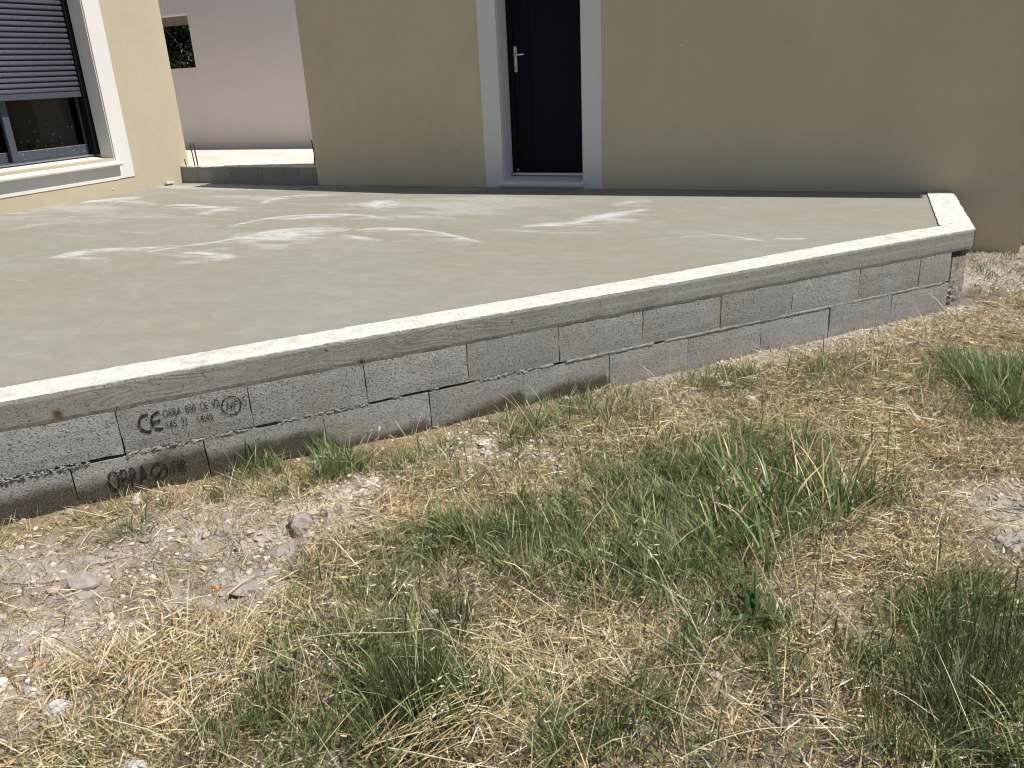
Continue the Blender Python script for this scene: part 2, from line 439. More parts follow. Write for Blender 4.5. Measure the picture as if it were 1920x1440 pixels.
def foliage(name, trans=.3, rough=.55, spec=.3):
    M = Mat(name); t = M.attr("tint"); p = M.pos()
    c = M.mix(M.ramp(M.noise(p, 70, 2), .3, .7, 0, .35), t, M.mix(1.0, t, (.62, .6, .55), 'MULTIPLY'))
    M.finish(c, rough, None, spec)
    tl = M.n.new("ShaderNodeBsdfTranslucent"); M.L(c, tl.inputs[0])
    mx = M.n.new("ShaderNodeMixShader"); mx.inputs[0].default_value = trans
    M.L(M.b.outputs[0], mx.inputs[1]); M.L(tl.outputs[0], mx.inputs[2]); M.L(mx.outputs[0], M.out.inputs[0])
    return M.m
m_green = foliage("green_blades", .30, .5, .40)
m_straw = foliage("dry_straw", .20, .6, .3)
m_leaf = foliage("tree_leaves", .25, .5, .3)

# ================================================================== GROUND
WX, WY, NX, NY, PX, PY = W_DIR.x, W_DIR.y, N_DIR.x, N_DIR.y, P0.x, P0.y
def wall_so(x, y):
    return (x-PX)*WX + (y-PY)*WY, (x-PX)*NX + (y-PY)*NY
def ground_z(x, y):
    s, o = wall_so(x, y)
    d = -o                                            # distance in front of the wall
    z = -.512 + .055*(fbm(x*1.3, y*1.3, 3, 3)-.5) + .055*(fbm(x*5, y*5, 8, 3)-.5) + .036*(fbm(x*19, y*19, 5, 3)-.5)
    z = z + .02*np.exp(-((d-.28)/.22)**2)*(s > -1)*(s < 5.4)     # slight bank a hand's breadth from the wall
    near = np.clip(1-np.abs(d)/.35, 0, 1)*(s < 5.2)
    z = z*(1-near*.55) + (-.512)*near*.55
    return z
def gz(x, y): return float(ground_z(np.array([x]), np.array([y]))[0])

PATCH_GREEN = [  # photograph spot, radius in metres, weight
 (1350,960,.30,1.0),(1180,960,.30,1.0),(1050,980,.28,.95),(930,1000,.22,.8),(1250,1060,.26,1.0),(1120,1060,.22,.95),(1000,1070,.16,.9),(820,1020,.2,.6),(1450,860,.3,.75),(1300,880,.3,.8),(1150,870,.26,.4),
 (760,880,.2,.45),(640,870,.12,.9),(600,905,.09,.8),(540,935,.07,.6),(500,880,.12,.6),(420,930,.08,.5),(270,960,.06,.4),(235,1000,.07,.6),
 (900,840,.2,.35),(1000,820,.25,.45),(1100,780,.3,.4),(1400,700,.10,.9),(1560,700,.25,.35),(1640,690,.12,.5),(1350,730,.2,.35),
 (780,1290,.16,1.0),(720,1230,.13,.9),(830,1240,.12,.9),(860,1310,.11,.8),(700,1330,.14,.9),(560,1230,.13,.75),(520,1290,.13,.8),(480,1340,.12,.7),(600,1380,.14,.75),(420,1400,.13,.7),(300,1430,.10,.7),(150,1440,.10,.5),(640,1170,.1,.5),(560,1110,.08,.3),(700,1100,.10,.4),(780,1130,.10,.6),
 (1120,1390,.13,.85),(1200,1330,.13,.8),(1250,1260,.12,.6),(1000,1300,.08,.5),(1060,1430,.1,.8),(1280,1400,.10,.5),
 (1850,710,.26,1.0),(1900,760,.22,.9),(1700,1240,.16,.85),(1780,1180,.15,.9),(1850,1120,.15,.85),(1880,1230,.15,.95),(1820,1310,.16,.95),(1700,1320,.14,.8),(1900,1380,.14,.8),(1760,1420,.13,.7),(1620,1300,.10,.45),(1560,930,.16,.9),(1640,900,.14,.6),(1900,1030,.1,.4),
 (1420,1190,.14,.75),(1350,1180,.13,.6),(1460,1290,.1,.3),(1290,1160,.13,.6),(1880,420,.4,.3),(1850,520,.2,.3)]
PATCH_BARE = [
 (130,1080,.30,1.0),(300,1010,.24,.9),(60,1180,.26,.8),(430,1090,.18,1.0),(380,980,.22,.7),(200,1130,.25,.8),(500,1010,.16,.8),(560,960,.14,.8),(690,910,.14,.9),(680,960,.12,1.0),(60,1040,.2,.9),(40,1290,.12,.7),(100,1330,.1,.7),(900,830,.22,.7),(1000,845,.15,.5),
 (1880,940,.22,1.0),(1820,960,.16,.7),(1900,1000,.16,.7),(1560,1110,.10,.55),(1620,1150,.10,.4),(1600,640,.3,.5),(1750,620,.3,.6),(1880,600,.3,.5),(1450,680,.2,.4),(1300,745,.12,.5),(1840,520,.25,.5),(1600,1010,.12,.5)]
PATCH_STRAW = [
 (1010,1240,.16,1.0),(1080,1180,.16,1.0),(950,1330,.14,.9),(1000,1400,.14,.7),(1120,1280,.12,.7),(880,1390,.12,.9),(640,1060,.16,.8),(560,1140,.15,.7),(350,1200,.22,.9),(220,1260,.22,.9),(470,1190,.16,.9),(120,1390,.2,.9),(380,1290,.15,.8),(300,1340,.15,.8),(720,1010,.2,.7),(780,960,.2,.5),
 (1640,1060,.16,.9),(1700,1040,.15,.9),(1560,1060,.14,.8),(1520,1190,.16,.8),(1560,1260,.16,.8),(1480,1340,.15,.8),(1600,1390,.15,.8),(1400,1390,.12,.7),
 (1180,840,.22,1.0),(1260,810,.25,1.0),(1500,790,.35,1.0),(1650,800,.3,1.0),(1700,700,.35,.9),(1550,720,.35,.8),(1420,770,.3,.8),(1800,620,.35,.8),(1850,560,.3,.7),(1720,900,.25,.9),(1700,970,.2,.8),(1780,860,.2,.8),(980,880,.2,.6),(860,930,.15,.6),(1080,810,.25,.7)]
def conv(lst): return np.array([(*at(u, v), r, w) for u, v, r, w in lst])
PG, PB, PS = conv(PATCH_GREEN), conv(PATCH_BARE), conv(PATCH_STRAW)
def field(P, x, y):
    f = np.zeros_like(x)
    wx = x + .26*(fbm(x*5, y*5, 21, 3)-.5); wy = y + .26*(fbm(x*5, y*5, 22, 3)-.5)
    for (a, b, r, w) in P:
        q = np.exp(-(((wx-a)**2 + (wy-b)**2)/(r*r))**1.3)*w
        f = np.maximum(f, q)
    return f

# one sheet: fine cells where the camera looks, widening to the horizon
def axis_(lo, hi, step, far):
    core = np.arange(lo, hi+1e-6, step)
    out = step*1.35**np.arange(1, 60); cum = np.cumsum(out); cum = cum[cum < far]
    return np.concatenate((lo-cum[::-1], core, hi+cum))
gx, gy = axis_(0.2, 5.6, .016, 160), axis_(-7.0, 0.4, .016, 160)
X, Y = np.meshgrid(gx, gy)
so_s, so_o = wall_so(X, Y)
Z = np.where((X > -1) & (X < 7) & (Y > -8.5) & (Y < 2), ground_z(X, Y), -.515)
Gf, Bf, Sf = field(PG, X, Y), field(PB, X, Y), field(PS, X, Y)
Z = Z + .012*Bf*(fbm(X*34, Y*34, 31, 2)-.35)
dist = -so_o
lime = np.clip(np.exp(-(np.clip(dist, 0, 9)/.26)**2)*np.clip((so_s-1.9)/.8, 0, 1), 0, 1)*(.4+.6*fbm(X*9, Y*9, 41, 3))
lime = np.maximum(lime, np.clip(1.3*Bf*(fbm(X*9, Y*9, 44, 4)-.36)*2.6, 0, .95))
clay = np.exp(-((dist-.09)/.14)**2)*np.clip((1.75-so_s)/.5, 0, 1)
turf_shade = np.clip(np.maximum(Gf*1.1, .62*Sf+.22) - Bf*.75, 0, 1)  # darkens the soil under plants to stand for shade in the gaps
tint = np.stack((lime, np.clip(clay, 0, 1), turf_shade), -1).reshape(-1, 3)
ny, nx = X.shape
idx = np.arange(nx*ny).reshape(ny, nx)
quads = np.stack((idx[:-1, :-1], idx[:-1, 1:], idx[1:, 1:], idx[1:, :-1]), -1).reshape(-1, 4)
me = np_mesh("ground", np.stack((X, Y, Z), -1).reshape(-1, 3), [quads], m_soil, tint, True)
tag(link("ground", me), kind='structure')

# ================================================================== TERRACE SLAB
def slab_z(x, y):
    s, o = wall_so(x, y)
    t = np.clip(o/(o + np.clip(-y, 0, 99) + 1e-6), 0, 1)
    return -.010*(1-t) - .034*t
STROKES = [ # photograph polylines of the white bloom: points, half width (m), strength
 ([(95,486),(115,479),(150,474),(185,468),(260,466),(330,460)],.022,.85),
 ([(105,485),(140,478),(178,469)],.035,1.0),
 ([(273,474),(333,463),(400,455),(467,442),(517,432),(567,428),(633,430)],.018,1.0),
 ([(430,450),(500,440),(560,434),(640,432)],.16,.85),
 ([(118,478),(150,473),(182,468)],.07,.9),
 ([(385,398),(410,392),(440,390)],.10,.7),
 ([(690,378),(715,378),(745,380)],.10,.7),
 ([(195,374),(225,371),(262,371)],.10,.8),
 ([(1090,414),(1120,407),(1160,400)],.08,.8),
 ([(395,478),(415,481),(434,486)],.05,.9),
 ([(480,436),(560,433),(660,431)],.05,.7),
 ([(345,474),(383,476),(415,480),(436,486)],.022,1.0),
 ([(300,480),(380,470),(440,466)],.05,.3),
 ([(427,425),(483,412),(550,404),(633,401),(690,404),(740,412)],.022,.95),
 ([(520,410),(600,405),(650,406)],.05,.6),
 ([(307,384),(350,383),(400,387),(447,388)],.028,.95),
 ([(365,402),(400,396),(450,388)],.06,.55),
 ([(487,382),(507,373),(533,368),(567,365),(620,364)],.035,.9),
 ([(150,380),(170,376),(213,373),(262,371)],.06,.9),
 ([(200,381),(250,376),(300,384)],.05,.45),
 ([(110,408),(135,406),(165,406)],.025,.55),
 ([(20,430),(70,420),(130,418)],.04,.35),
 ([(670,380),(705,382),(715,386),(740,382),(776,378)],.05,.8),
 ([(695,376),(712,383),(708,392)],.03,.7),
 ([(660,432),(707,428),(773,430),(827,437),(873,448),(907,457)],.018,.85),
 ([(640,440),(680,446),(720,452)],.02,.6),
 ([(640,412),(720,406),(800,405),(870,412)],.03,.4),
 ([(980,425),(1023,421),(1083,417),(1140,402),(1180,397),(1207,391)],.040,.95),
 ([(1060,418),(1110,412),(1140,408)],.06,.5),
 ([(1155,386),(1180,377),(1220,374)],.09,.42),
 ([(860,372),(920,371),(990,370)],.03,.35),
 ([(1313,440),(1360,444),(1413,451),(1440,456)],.012,.7),
 ([(1455,448),(1480,450),(1510,450)],.012,.6),
 ([(1200,452),(1290,446),(1340,447)],.015,.3),
 ([(900,430),(960,432),(1060,437),(1130,437)],.02,.3),
 ([(780,385),(850,384),(930,390)],.03,.3),
 ([(60,560),(180,540),(300,530)],.03,.12),([(560,560),(700,545),(840,540)],.03,.12)]
sx, sy = np.arange(-4.46, 4.02, .017), np.arange(-7.3, .07, .017)
X, Y = np.meshgrid(sx, sy)
ss, oo = wall_so(X, Y)
keep = (oo > .05) & (X < 4.02)
bloom = np.zeros_like(X); dark = np.zeros_like(X)
def smooth_line(P, m=5):
    q = []
    for i in range(len(P)-1):
        p0, p1, p2, p3 = P[max(i-1, 0)], P[i], P[i+1], P[min(i+2, len(P)-1)]
        for j in range(m):
            t = j/m; q.append(.5*((2*p1)+(p2-p0)*t+(2*p0-5*p1+4*p2-p3)*t*t+(3*p1-p0-3*p2+p3)*t**3))
    q.append(P[-1]); return q
n_edge = fbm(X*5, Y*9, 51, 3); n_drag = fbm(X*3.2+Y*1.2, Y*15-X*3, 48, 4); n_speck = fbm(X*11, Y*17, 50, 4)
for pts, w, k in STROKES:
    P = smooth_line([np.array(at(u, v, -.025)) for u, v in pts])
    best = np.full_like(X, 9.0); sgn = np.zeros_like(X); along = np.zeros_like(X)
    for i, (a, b) in enumerate(zip(P[:-1], P[1:])):
        ab = b-a; t = np.clip(((X-a[0])*ab[0]+(Y-a[1])*ab[1])/(ab@ab), 0, 1)
        dd = np.hypot(X-a[0]-t*ab[0], Y-a[1]-t*ab[1]); m = dd < best
        best = np.where(m, dd, best); sgn = np.where(m, ab[0]*(Y-a[1])-ab[1]*(X-a[0]), sgn); along = np.where(m, (i+t)/(len(P)-1), along)
    wv = w*(.7+1.9*n_edge); ends = np.clip(np.sin(np.clip(along, 0, 1)*math.pi), 0, 1)**.5*.85+.15
    far_side = np.exp(-(best/(wv*.7))**2)                                      # crisp edge where the float stopped
    near_side = np.exp(-(best/(wv*1.0))**2)*.75 + 1.0*np.exp(-best/(.05+w*5.0))*np.clip((n_drag-.30)*2.6, 0, 1)   # dragged thin towards the outer edge
    bloom = np.maximum(bloom, k*ends*np.where(sgn > 0, far_side, near_side)*(.15+1.3*n_speck))
streak = .42*np.clip((fbm(X*1.5+Y*.7, Y*8.5-X*.5, 54, 4)-.52)*6, 0, 1)*np.clip((fbm(X*.9, Y*1.3, 55, 3)-.40)*4, 0, 1)*np.clip((Y+3.6)/1.2, 0, 1)*np.clip((1.6-X)/2.0, .1, 1)
bloom = np.maximum(bloom, streak)
bloom = np.clip(bloom, 0, 1)
bloom = np.maximum(bloom, .38*np.clip((fbm(X*1.1+Y*.3, Y*3.2, 53, 5)-.50)*5, 0, 1)*np.clip((Y+3.4)/1.6, 0, 1)*np.clip((2.2-X)/2.5, .25, 1))
dark = np.exp(-((oo-.222)/.03)**2)*.75*fbm(X*7, Y*7, 57, 3) + .75*np.exp(-((Y-.0)/.045)**2)  # dirt along both joints; the house wall line also paints in contact shade
Z = slab_z(X, Y)
ny, nx = X.shape; idx = np.arange(nx*ny).reshape(ny, nx)
cell = keep[:-1, :-1] & keep[:-1, 1:] & keep[1:, 1:] & keep[1:, :-1]
q = np.stack((idx[:-1, :-1], idx[:-1, 1:], idx[1:, 1:], idx[1:, :-1]), -1)[cell]
used = np.unique(q); remap = np.full(nx*ny, -1); remap[used] = np.arange(len(used))
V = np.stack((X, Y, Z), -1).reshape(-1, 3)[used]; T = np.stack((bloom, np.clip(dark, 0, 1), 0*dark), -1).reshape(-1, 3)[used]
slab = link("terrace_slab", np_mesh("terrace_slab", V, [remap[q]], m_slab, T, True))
tag(slab, kind='structure')

# ================================================================== RETAINING WALL
wall = empty("retaining_wall", (P0.x, P0.y, -.53), W_ANG)
tag(wall, "long grey concrete block wall with white cast top holding up the terrace", "retaining wall")
INV = Matrix.Translation((0, 0, .53))        # children use s, depth, height above the kerb
def wpart(mb, name, mat, parent=wall, **k): return mb.build(name, mat, parent, inv=INV if parent is wall else None, world_space=False, **k)

def rnd(a): return random.uniform(-a, a)
def block_mesh(w, h, depth, jit=.0022):
    nxs, nzs = 9, 4
    mb = MB(); n = {}
    for j in range(nzs+1):
        for i in range(nxs+1):
            ex = i in (0, nxs); ez = j in (0, nzs)
            x = w*i/nxs + (rnd(jit) if ex else 0); z = h*j/nzs + (rnd(jit) if ez else 0)
            y = rnd(.0007) + (.0015+abs(rnd(.004)) if (ex or ez) else 0)
            n[i, j] = len(mb.v); mb.v.append((x, y, z))
    for j in range(nzs):
        for i in range(nxs): mb.f.append((n[i, j], n[i+1, j], n[i+1, j+1], n[i, j+1]))
    ring = [n[i, 0] for i in range(nxs+1)] + [n[nxs, j] for j in range(1, nzs+1)] + [n[i, nzs] for i in range(nxs-1, -1, -1)] + [n[0, j] for j in range(nzs-1, 0, -1)]
    b = len(mb.v); mb.v += [(mb.v[r][0], depth, mb.v[r][2]) for r in ring]
    for k in range(len(ring)):
        m = (k+1) % len(ring); mb.f.append((ring[m], ring[k], b+k, b+m))
    mb.f.append(tuple(b+k for k in range(len(ring))))
    return mb.mesh("block", m_block)
TOP = [-2.52,-2.01,-1.51,-1.01,-.505,-.007,.509,1.017,1.517,2.015,2.515,3.022,3.531,4.049,4.558,4.834]
BOT = [-2.73,-2.22,-1.72,-1.22,-.72,-.214,.297,.809,1.312,1.809,2.307,2.811,3.319,3.835,4.343,4.845]
blocks = {}
for row, (J, z0, z1) in enumerate(((TOP, -.3115, -.1265), (BOT, -.535, -.3260))):
    for k in range(len(J)-1):
        g0 = .0044 if rng.random() < .7 else .0058
        w = J[k+1]-J[k]-g0
        o = link("block", block_mesh(w, z1-z0, .19), wall, inv=INV)
        o.location = (J[k]+g0/2, rnd(.0022), z0)
        o.rotation_euler = (0, rnd(.003), rnd(.002))
        blocks[row, k] = o
mb = MB(); mb.box(-2.7, 4.83, .05, .185, -.53, -.126); wpart(mb, "mortar_core", m_dark)
# bed joint: crumbly ribbon with gaps where the mortar never reached
def strip(name, s0, s1, z_lo, z_hi, base, amp, voids, mat, rows=3, step=.009):
    xs = np.arange(s0, s1, step); mb = MB(); n = {}
    for i, x in enumerate(xs):
        hole = max([v[2]*math.exp(-(max(0, abs(x-(v[0]+v[1])/2)-(v[1]-v[0])/2)/.012)**2) for v in voids] + [0])
        for j in range(rows+1):
            t = j/rows
            y = base + amp*(random.random()-.5)*2*(.35 if x > 1.9 else 1) - (.0045 if x > 1.9 else .002)*math.sin(t*math.pi) + hole*.07*(.25+.75*t)
            z = z_lo + (z_hi-z_lo)*t + (rnd(.0022) if 0 < j < rows else 0)
            if hole > .3: z = z_lo + (z-z_lo)*(1-.8*hole) - .004
            n[i, j] = len(mb.v); mb.v.append((x+rnd(.002), y, z))
    for i in range(len(xs)-1):
        for j in range(rows): mb.f.append((n[i, j], n[i+1, j], n[i+1, j+1], n[i, j+1]))
        a = len(mb.v)
    return mb
mb = strip("mortar", -2.7, 4.84, -.3285, -.3085, .0040, .0045, [(-.15,-.012,1.0),(-.26,-.17,.4),(-.62,-.30,.25),(.53,.6,.5),(1.04,1.12,.5),(1.20,1.31,.7),(1.38,1.53,.9),(2.0,2.03,.8),(2.6,2.64,.4),(4.80,4.84,.6)], m_mortar)
bed = wpart(mb, "mortar_bed", m_mortar)
# lumps of squeezed-out mortar on the bed joint
mb = MB()
for k in range(230):
    s = random.choice((random.uniform(-1.2, -.02), random.uniform(-.6, -.02), random.uniform(-.5, .2)))
    if -.14 < s < -.015: continue
    r = random.uniform(.002, .0055)
    c = Vector((s, -.002+rnd(.003), -.318+rnd(.009)))
    n0 = len(mb.v)
    for d in ((1,0,0),(-1,0,0),(0,-1,0),(0,1,0),(0,0,1),(0,0,-1)):
        mb.v.append(tuple(c + Vector(d)*r*random.uniform(.6, 1.3)*(1.6 if d[0] else 1)))
    for a in ((0,2,4),(2,1,4),(1,3,4),(3,0,4),(2,0,5),(1,2,5),(3,1,5),(0,3,5)): mb.f.append(tuple(n0+i for i in a))
tag(wpart(mb, "mortar_crumbs", m_mortar), kind='stuff')

# cast beam along the top of the wall
def beam(s0, s1, end_in):
    xs = np.arange(s0, s1+.001, .0125); nf, nt = 7, 7
    mb = MB(); n = {}
    rows = nf+nt+1
    prof = {}
    for i, x in enumerate(xs):
        x = min(x, s1)
        dz = .004*(vnoise(np.array([x*2.2]), np.array([.5]), 61)[0]-.5) + .0035*math.sin(x*1.7)
        bot = -.1250 + .003*(vnoise(np.array([x*16]), np.array([3.5]), 62)[0]-.5) + .005*(vnoise(np.array([x*60]), np.array([7.5]), 63)[0]-.5)
        fro = .004*(vnoise(np.array([x*1.5]), np.array([9.5]), 64)[0]-.5)
        for j in range(nf+1):
            t = j/nf
            y = fro*.5 + .0005 + rnd(.0007) + (.003+abs(rnd(.002)) if j == 0 else 0)
            y += .0045*max(0, 1-abs(t-.48)/.06)*0
            if x > 2.0: y += -.0016*(t < .5)*min(1, (x-2.0)/.3)                    # second shutter board stands proud on the right
            z = bot + (dz-bot)*t
            if j == nf: y += .0035+abs(rnd(.002)); z -= .0015+abs(rnd(.0012))
            n[i, j] = len(mb.v); mb.v.append((x, y, z))
        for j in range(1, nt+1):
            t = j/nt
            inner = .204 + .010*(vnoise(np.array([x*5]), np.array([11.5]), 65)[0]-.5) + .008*(vnoise(np.array([x*33]), np.array([15.5]), 66)[0]-.5)
            xx = x + (end_in-s1)*t*(1 if i == len(xs)-1 else 0)
            n[i, nf+j] = len(mb.v); mb.v.append((xx, fro+t*inner, dz + rnd(.0008) - (.004 if j == nt else 0)))
        n[i, rows] = len(mb.v); mb.v.append((mb.v[-1][0], mb.v[-1][1], -.06))
        n[i, rows+1] = len(mb.v); mb.v.append((mb.v[-1][0], .19, -.1245))
    R = rows+2
    for i in range(len(xs)-1):
        for j in range(R):
            a, b = j, (j+1) % R
            mb.f.append((n[i, a], n[i+1, a], n[i+1, b], n[i, b]))
    e = len(xs)-1
    mb.f.append(tuple(n[e, j] for j in range(R))); mb.f.append(tuple(n[0, j] for j in reversed(range(R))))
    return mb
bm_ = beam(-2.7, 5.013, 4.966)
wpart(bm_, "capping_beam", m_beam)
# return of the beam to the house wall (own piece, construction joint at the corner)
A0, A1, B0, B1 = Vector((4.168, -1.757, 0)), Vector((4.100, -.004, 0)), Vector((3.962, -1.642, 0)), Vector((3.905, -.004, 0))
mb = MB(); nn = 36; n = {}
for i in range(nn+1):
    t = i/nn; zt = -.003 - .019*t
    a, b = A0.lerp(A1, t), B0.lerp(B1, t)
    a = a + Vector((rnd(.003), 0, 0)); b = b + Vector((rnd(.0018), 0, 0))
    pts = [(a.x, a.y, -.13+rnd(.004)), (a.x, a.y, zt-.004)] + [(*a.lerp(b, k/5).xy, zt+rnd(.0012)) for k in range(1, 6)] + [(b.x, b.y, -.13)]
    for j, p_ in enumerate(pts): n[i, j] = len(mb.v); mb.v.append(p_)
for i in range(nn):
    for j in range(8): mb.f.append((n[i, j], n[i+1, j], n[i+1, (j+1) % 8], n[i, (j+1) % 8]))
mb.f.append(tuple(n[0, j] for j in range(8))); mb.f.append(tuple(n[nn, j] for j in range(8)))
link("capping_beam", mb.mesh("capping_beam", m_beam), wall)
# corner post under the beam, honeycombed at its foot
mb = MB(); n = {}; NI, NJ = 14, 30
for j in range(NJ+1):
    for i in range(NI+1):
        t, u = j/NJ, i/NI
        s = 4.853 + (.150 + .006*math.sin(t*4))*u + rnd(.0015); z = -.545 + .375*t + (rnd(.008) if j == NJ else rnd(.002))
        hc = math.exp(-((u-.16)/.22)**2 - ((t-.24)/.16)**2)
        y = .014 + rnd(.0025) + hc*random.choice((0, .03, .045, .01)) + (.012 if i in (0, NI) else 0)
        n[i, j] = len(mb.v); mb.v.append((s, y, z))
for j in range(NJ):
    for i in range(NI): mb.f.append((n[i, j], n[i+1, j], n[i+1, j+1], n[i, j+1]))
ring = [n[i, 0] for i in range(NI+1)] + [n[NI, j] for j in range(1, NJ+1)] + [n[i, NJ] for i in range(NI-1, -1, -1)] + [n[0, j] for j in range(NJ-1, 0, -1)]
b = len(mb.v); mb.v += [(mb.v[r][0]-.03*(mb.v[r][0] > 4.99), .2, mb.v[r][2]) for r in ring]
for k in range(len(ring)): mb.f.append((ring[(k+1) % len(ring)], ring[k], b+k, b+(k+1) % len(ring)))
wpart(mb, "corner_post", m_pillar)
mb = MB().box(4.846, 4.985, .055, .19, -.545, -.122); wpart(mb, "mortar_core", m_dark)
# blocks of the short side towards the house
side_ang = math.atan2(A1.y-A0.y, A1.x-A0.x)
sl = (A1-A0).length
for row, (z0, z1, off) in enumerate(((-.3065, -.134, .0), (-.535, -.331, .25))):
    x = .16
    while x < sl-.02:
        w = min(.5-(off if x < .2 else 0), sl-x-.01)
        mm = block_mesh(w-.004, z1-z0, .18)
        o = link("block", mm, wall, world_space=True)
        p_ = A0.lerp(A1, x/sl)
        o.location = (p_.x-.012, p_.y, z0); o.rotation_euler = (0, 0, side_ang)
        x += w

# printing on the blocks
def text(body, s, z, h, sx, parent_blk, o=-.0045, rot=0.0, shear=0.0, ls=1.0):
    c = bpy.data.curves.new("printed_text", 'FONT'); c.body = body; c.size = h/.7; c.space_character = ls; c.shear = shear
    c.materials.append(m_ink)
    ob = bpy.data.objects.new("printed_text", c); COL.objects.link(ob)
    ob.parent = parent_blk
    L = parent_blk.location
    ob.location = (s-L.x, o-L.y, z-L.z); ob.rotation_euler = (math.pi/2, rot, 0); ob.scale = (sx, 1, 1)
    return ob
def ring_logo(s, z, r, t, parent_blk, o=-.0045, sq=1.0):
    mb = MB(); N = 36; L = parent_blk.location
    for k in range(N):
        a = 2*math.pi*k/N
        for rr in (r, r-t): mb.v.append((s-L.x+rr*sq*math.cos(a), o-L.y, z-L.z+rr*math.sin(a)))
    for k in range(N):
        m = (k+1) % N; mb.f.append((2*k, 2*m, 2*m+1, 2*k+1))
    return link("printed_logo", mb.mesh("printed_logo", m_ink), parent_blk, world_space=False)
UB, LB = blocks[0, 5], blocks[1, 5]
# CE mark drawn as two round letters
def arc_letter(s, z, r, t, parent_blk, bar):
    mb = MB(); L = parent_blk.location; N = 22; o = -.0045
    for k in range(N+1):
        a = math.radians(68 + 224*k/N)
        for rr in (r, r-t): mb.v.append((s-L.x+rr*.78*math.cos(a), o-L.y, z-L.z+rr*math.sin(a)))
    for k in range(N): mb.f.append((2*k, 2*k+2, 2*k+3, 2*k+1))
    if bar:
        n0 = len(mb.v); x0, x1 = s-L.x-r*.70, s-L.x+r*.15
        mb.v += [(x0, o-L.y-.0005, z-L.z-t/2), (x1, o-L.y-.0005, z-L.z-t/2), (x1, o-L.y-.0005, z-L.z+t/2), (x0, o-L.y-.0005, z-L.z+t/2)]; mb.f.append((n0, n0+1, n0+2, n0+3))
    return link("printed_logo", mb.mesh("printed_logo", m_ink), parent_blk, world_space=False)
arc_letter(.098, -.200, .043, .012, UB, False)
arc_letter(.144, -.200, .043, .012, UB, True)
text("OBRA  B40  CE  V2", .163, -.190, .034, .56, UB)
text("145  21    14:40", .165, -.243, .034, .60, UB)
ring_logo(.432, -.196, .044, .006, UB, sq=.95)
text("NF", .407, -.212, .034, .75, UB, shear=.3)
text("S", .480, -.212, .048, .55, UB)
text("OBRA", -.094, -.462, .088, .47, LB)
ring_logo(.104, -.420, .040, .009, LB, sq=.85)
mb = MB(); L = LB.location                                     # tick-shaped leaf inside the ring
mb.poly([(.083-L.x, -.0045-L.y, -.430-L.z), (.100-L.x, -.0045-L.y, -.446-L.z), (.127-L.x, -.0045-L.y, -.404-L.z), (.112-L.x, -.0045-L.y, -.410-L.z), (.099-L.x, -.0045-L.y, -.428-L.z)])
link("printed_logo", mb.mesh("printed_logo", m_ink), LB, world_space=False)
text("/FIB", .142, -.448, .056, .58, LB, ls=.95)

# ================================================================== HOUSE WITH THE NAVY DOOR
hb = empty("house", (1.2, 0, -.55))
tag(hb, "tall shaded beige gable wall with white door surround behind the terrace", "house")
H0, H1, HD = -2.32, 4.635, .32
DX0, DX1, DZ = .029, .888, 2.16
RX, RZ = 2.17, 5.42
def rake(x): return 2.86+.57*(x+2.32) if x < RX else RZ-.57*(x-RX)
mb = MB()
mb.prism([(H0,-.55),(DX0,-.55),(DX0,-.06),(DX0,DZ),(DX1,DZ),(DX1,-.06),(DX1,-.55),(H1,-.55),(H1,rake(H1)),(RX,RZ),(H0,rake(H0))], 'y', 0, HD)
mb.build("wall", m_beige, hb)
mb = MB().box(DX0+.002, DX1-.002, .01, HD-.01, -.55, -.045); mb.build("threshold_footing", m_pillar, hb)
mb = MB(); mb.prism([(H0-.01, rake(H0)+.002),(RX, RZ+.002),(5.75, rake(5.75)+.002),(5.75, rake(5.75)+.07),(RX, RZ+.075),(H0-.01, rake(H0)+.07)], 'y', -.004, HD+.01)
mb.build("roof", m_roof, hb)
# surround: two flat bands and a lintel, standing 9 mm proud, with linings in the reveal
for (x0, x1) in ((-.173, .028), (.889, 1.085)):
    mb = MB().box(x0, x1, -.009, .006, -.034, 2.36); mb.build("door_surround", m_trim, hb, bevel=.002)
mb = MB().box(.0285, .8885, -.009, .006, 2.155, 2.36); mb.build("door_surround", m_trim, hb)
mb = MB().box(.0295, .037, .007, .205, .0, 2.154); mb.build("door_lining", m_trim, hb)
mb = MB().box(.880, .8875, .007, .205, .0, 2.154); mb.build("door_lining", m_trim, hb)
# stone sill with a rounded nose and sloping top
mb = MB(); mb.prism([(-.032,-.022),(-.040,-.010),(-.040,.012),(-.032,.024),(-.010,.030),(.205,.066),(.205,-.044),(-.010,-.044),(-.012,-.022)], 'x', -.019, .899)
mb.build("door_sill", plaster("grey_white_sill", (.64, .64, .625), .03, .1), hb, bevel=.003)
mb = MB().box(.037, .880, .150, .262, .068, .094); mb.build("threshold_bar", m_alu, hb, bevel=.003)
# frame and leaf
mb = MB()
mb.box(.037, .092, .210, .272, .095, 2.154); mb.box(.826, .880, .210, .272, .095, 2.154); mb.box(.093, .825, .210, .272, 2.10, 2.154)
mb.build("door_frame", m_black, hb, bevel=.002)
door = MB().box(.094, .824, .222, .270, .098, 2.098).build("door", m_door, hb, bevel=.003)
def dpart(mb, name, mat, **k): return mb.build(name, mat, door, **k)
dpart(MB().box(.262, .822, .2165, .2215, .199, .206), "door_bead", m_door)
dpart(MB().box(.264, .270, .2165, .2215, .207, 2.09), "door_bead", m_door)
dpart(MB().box(.12, .815, .216, .2215, .105, .190), "kick_panel", m_door, bevel=.002)
mb = MB()                                                        # back plate, lever, keyhole
out = [(.102 + .0165*math.cos(a)+.017, 1.2815 + .0165*math.sin(a)) for a in np.linspace(0, math.pi, 9)] + [(.119+.0165*math.cos(a), 1.0735+.0165*math.sin(a)) for a in np.linspace(math.pi, 2*math.pi, 9)]
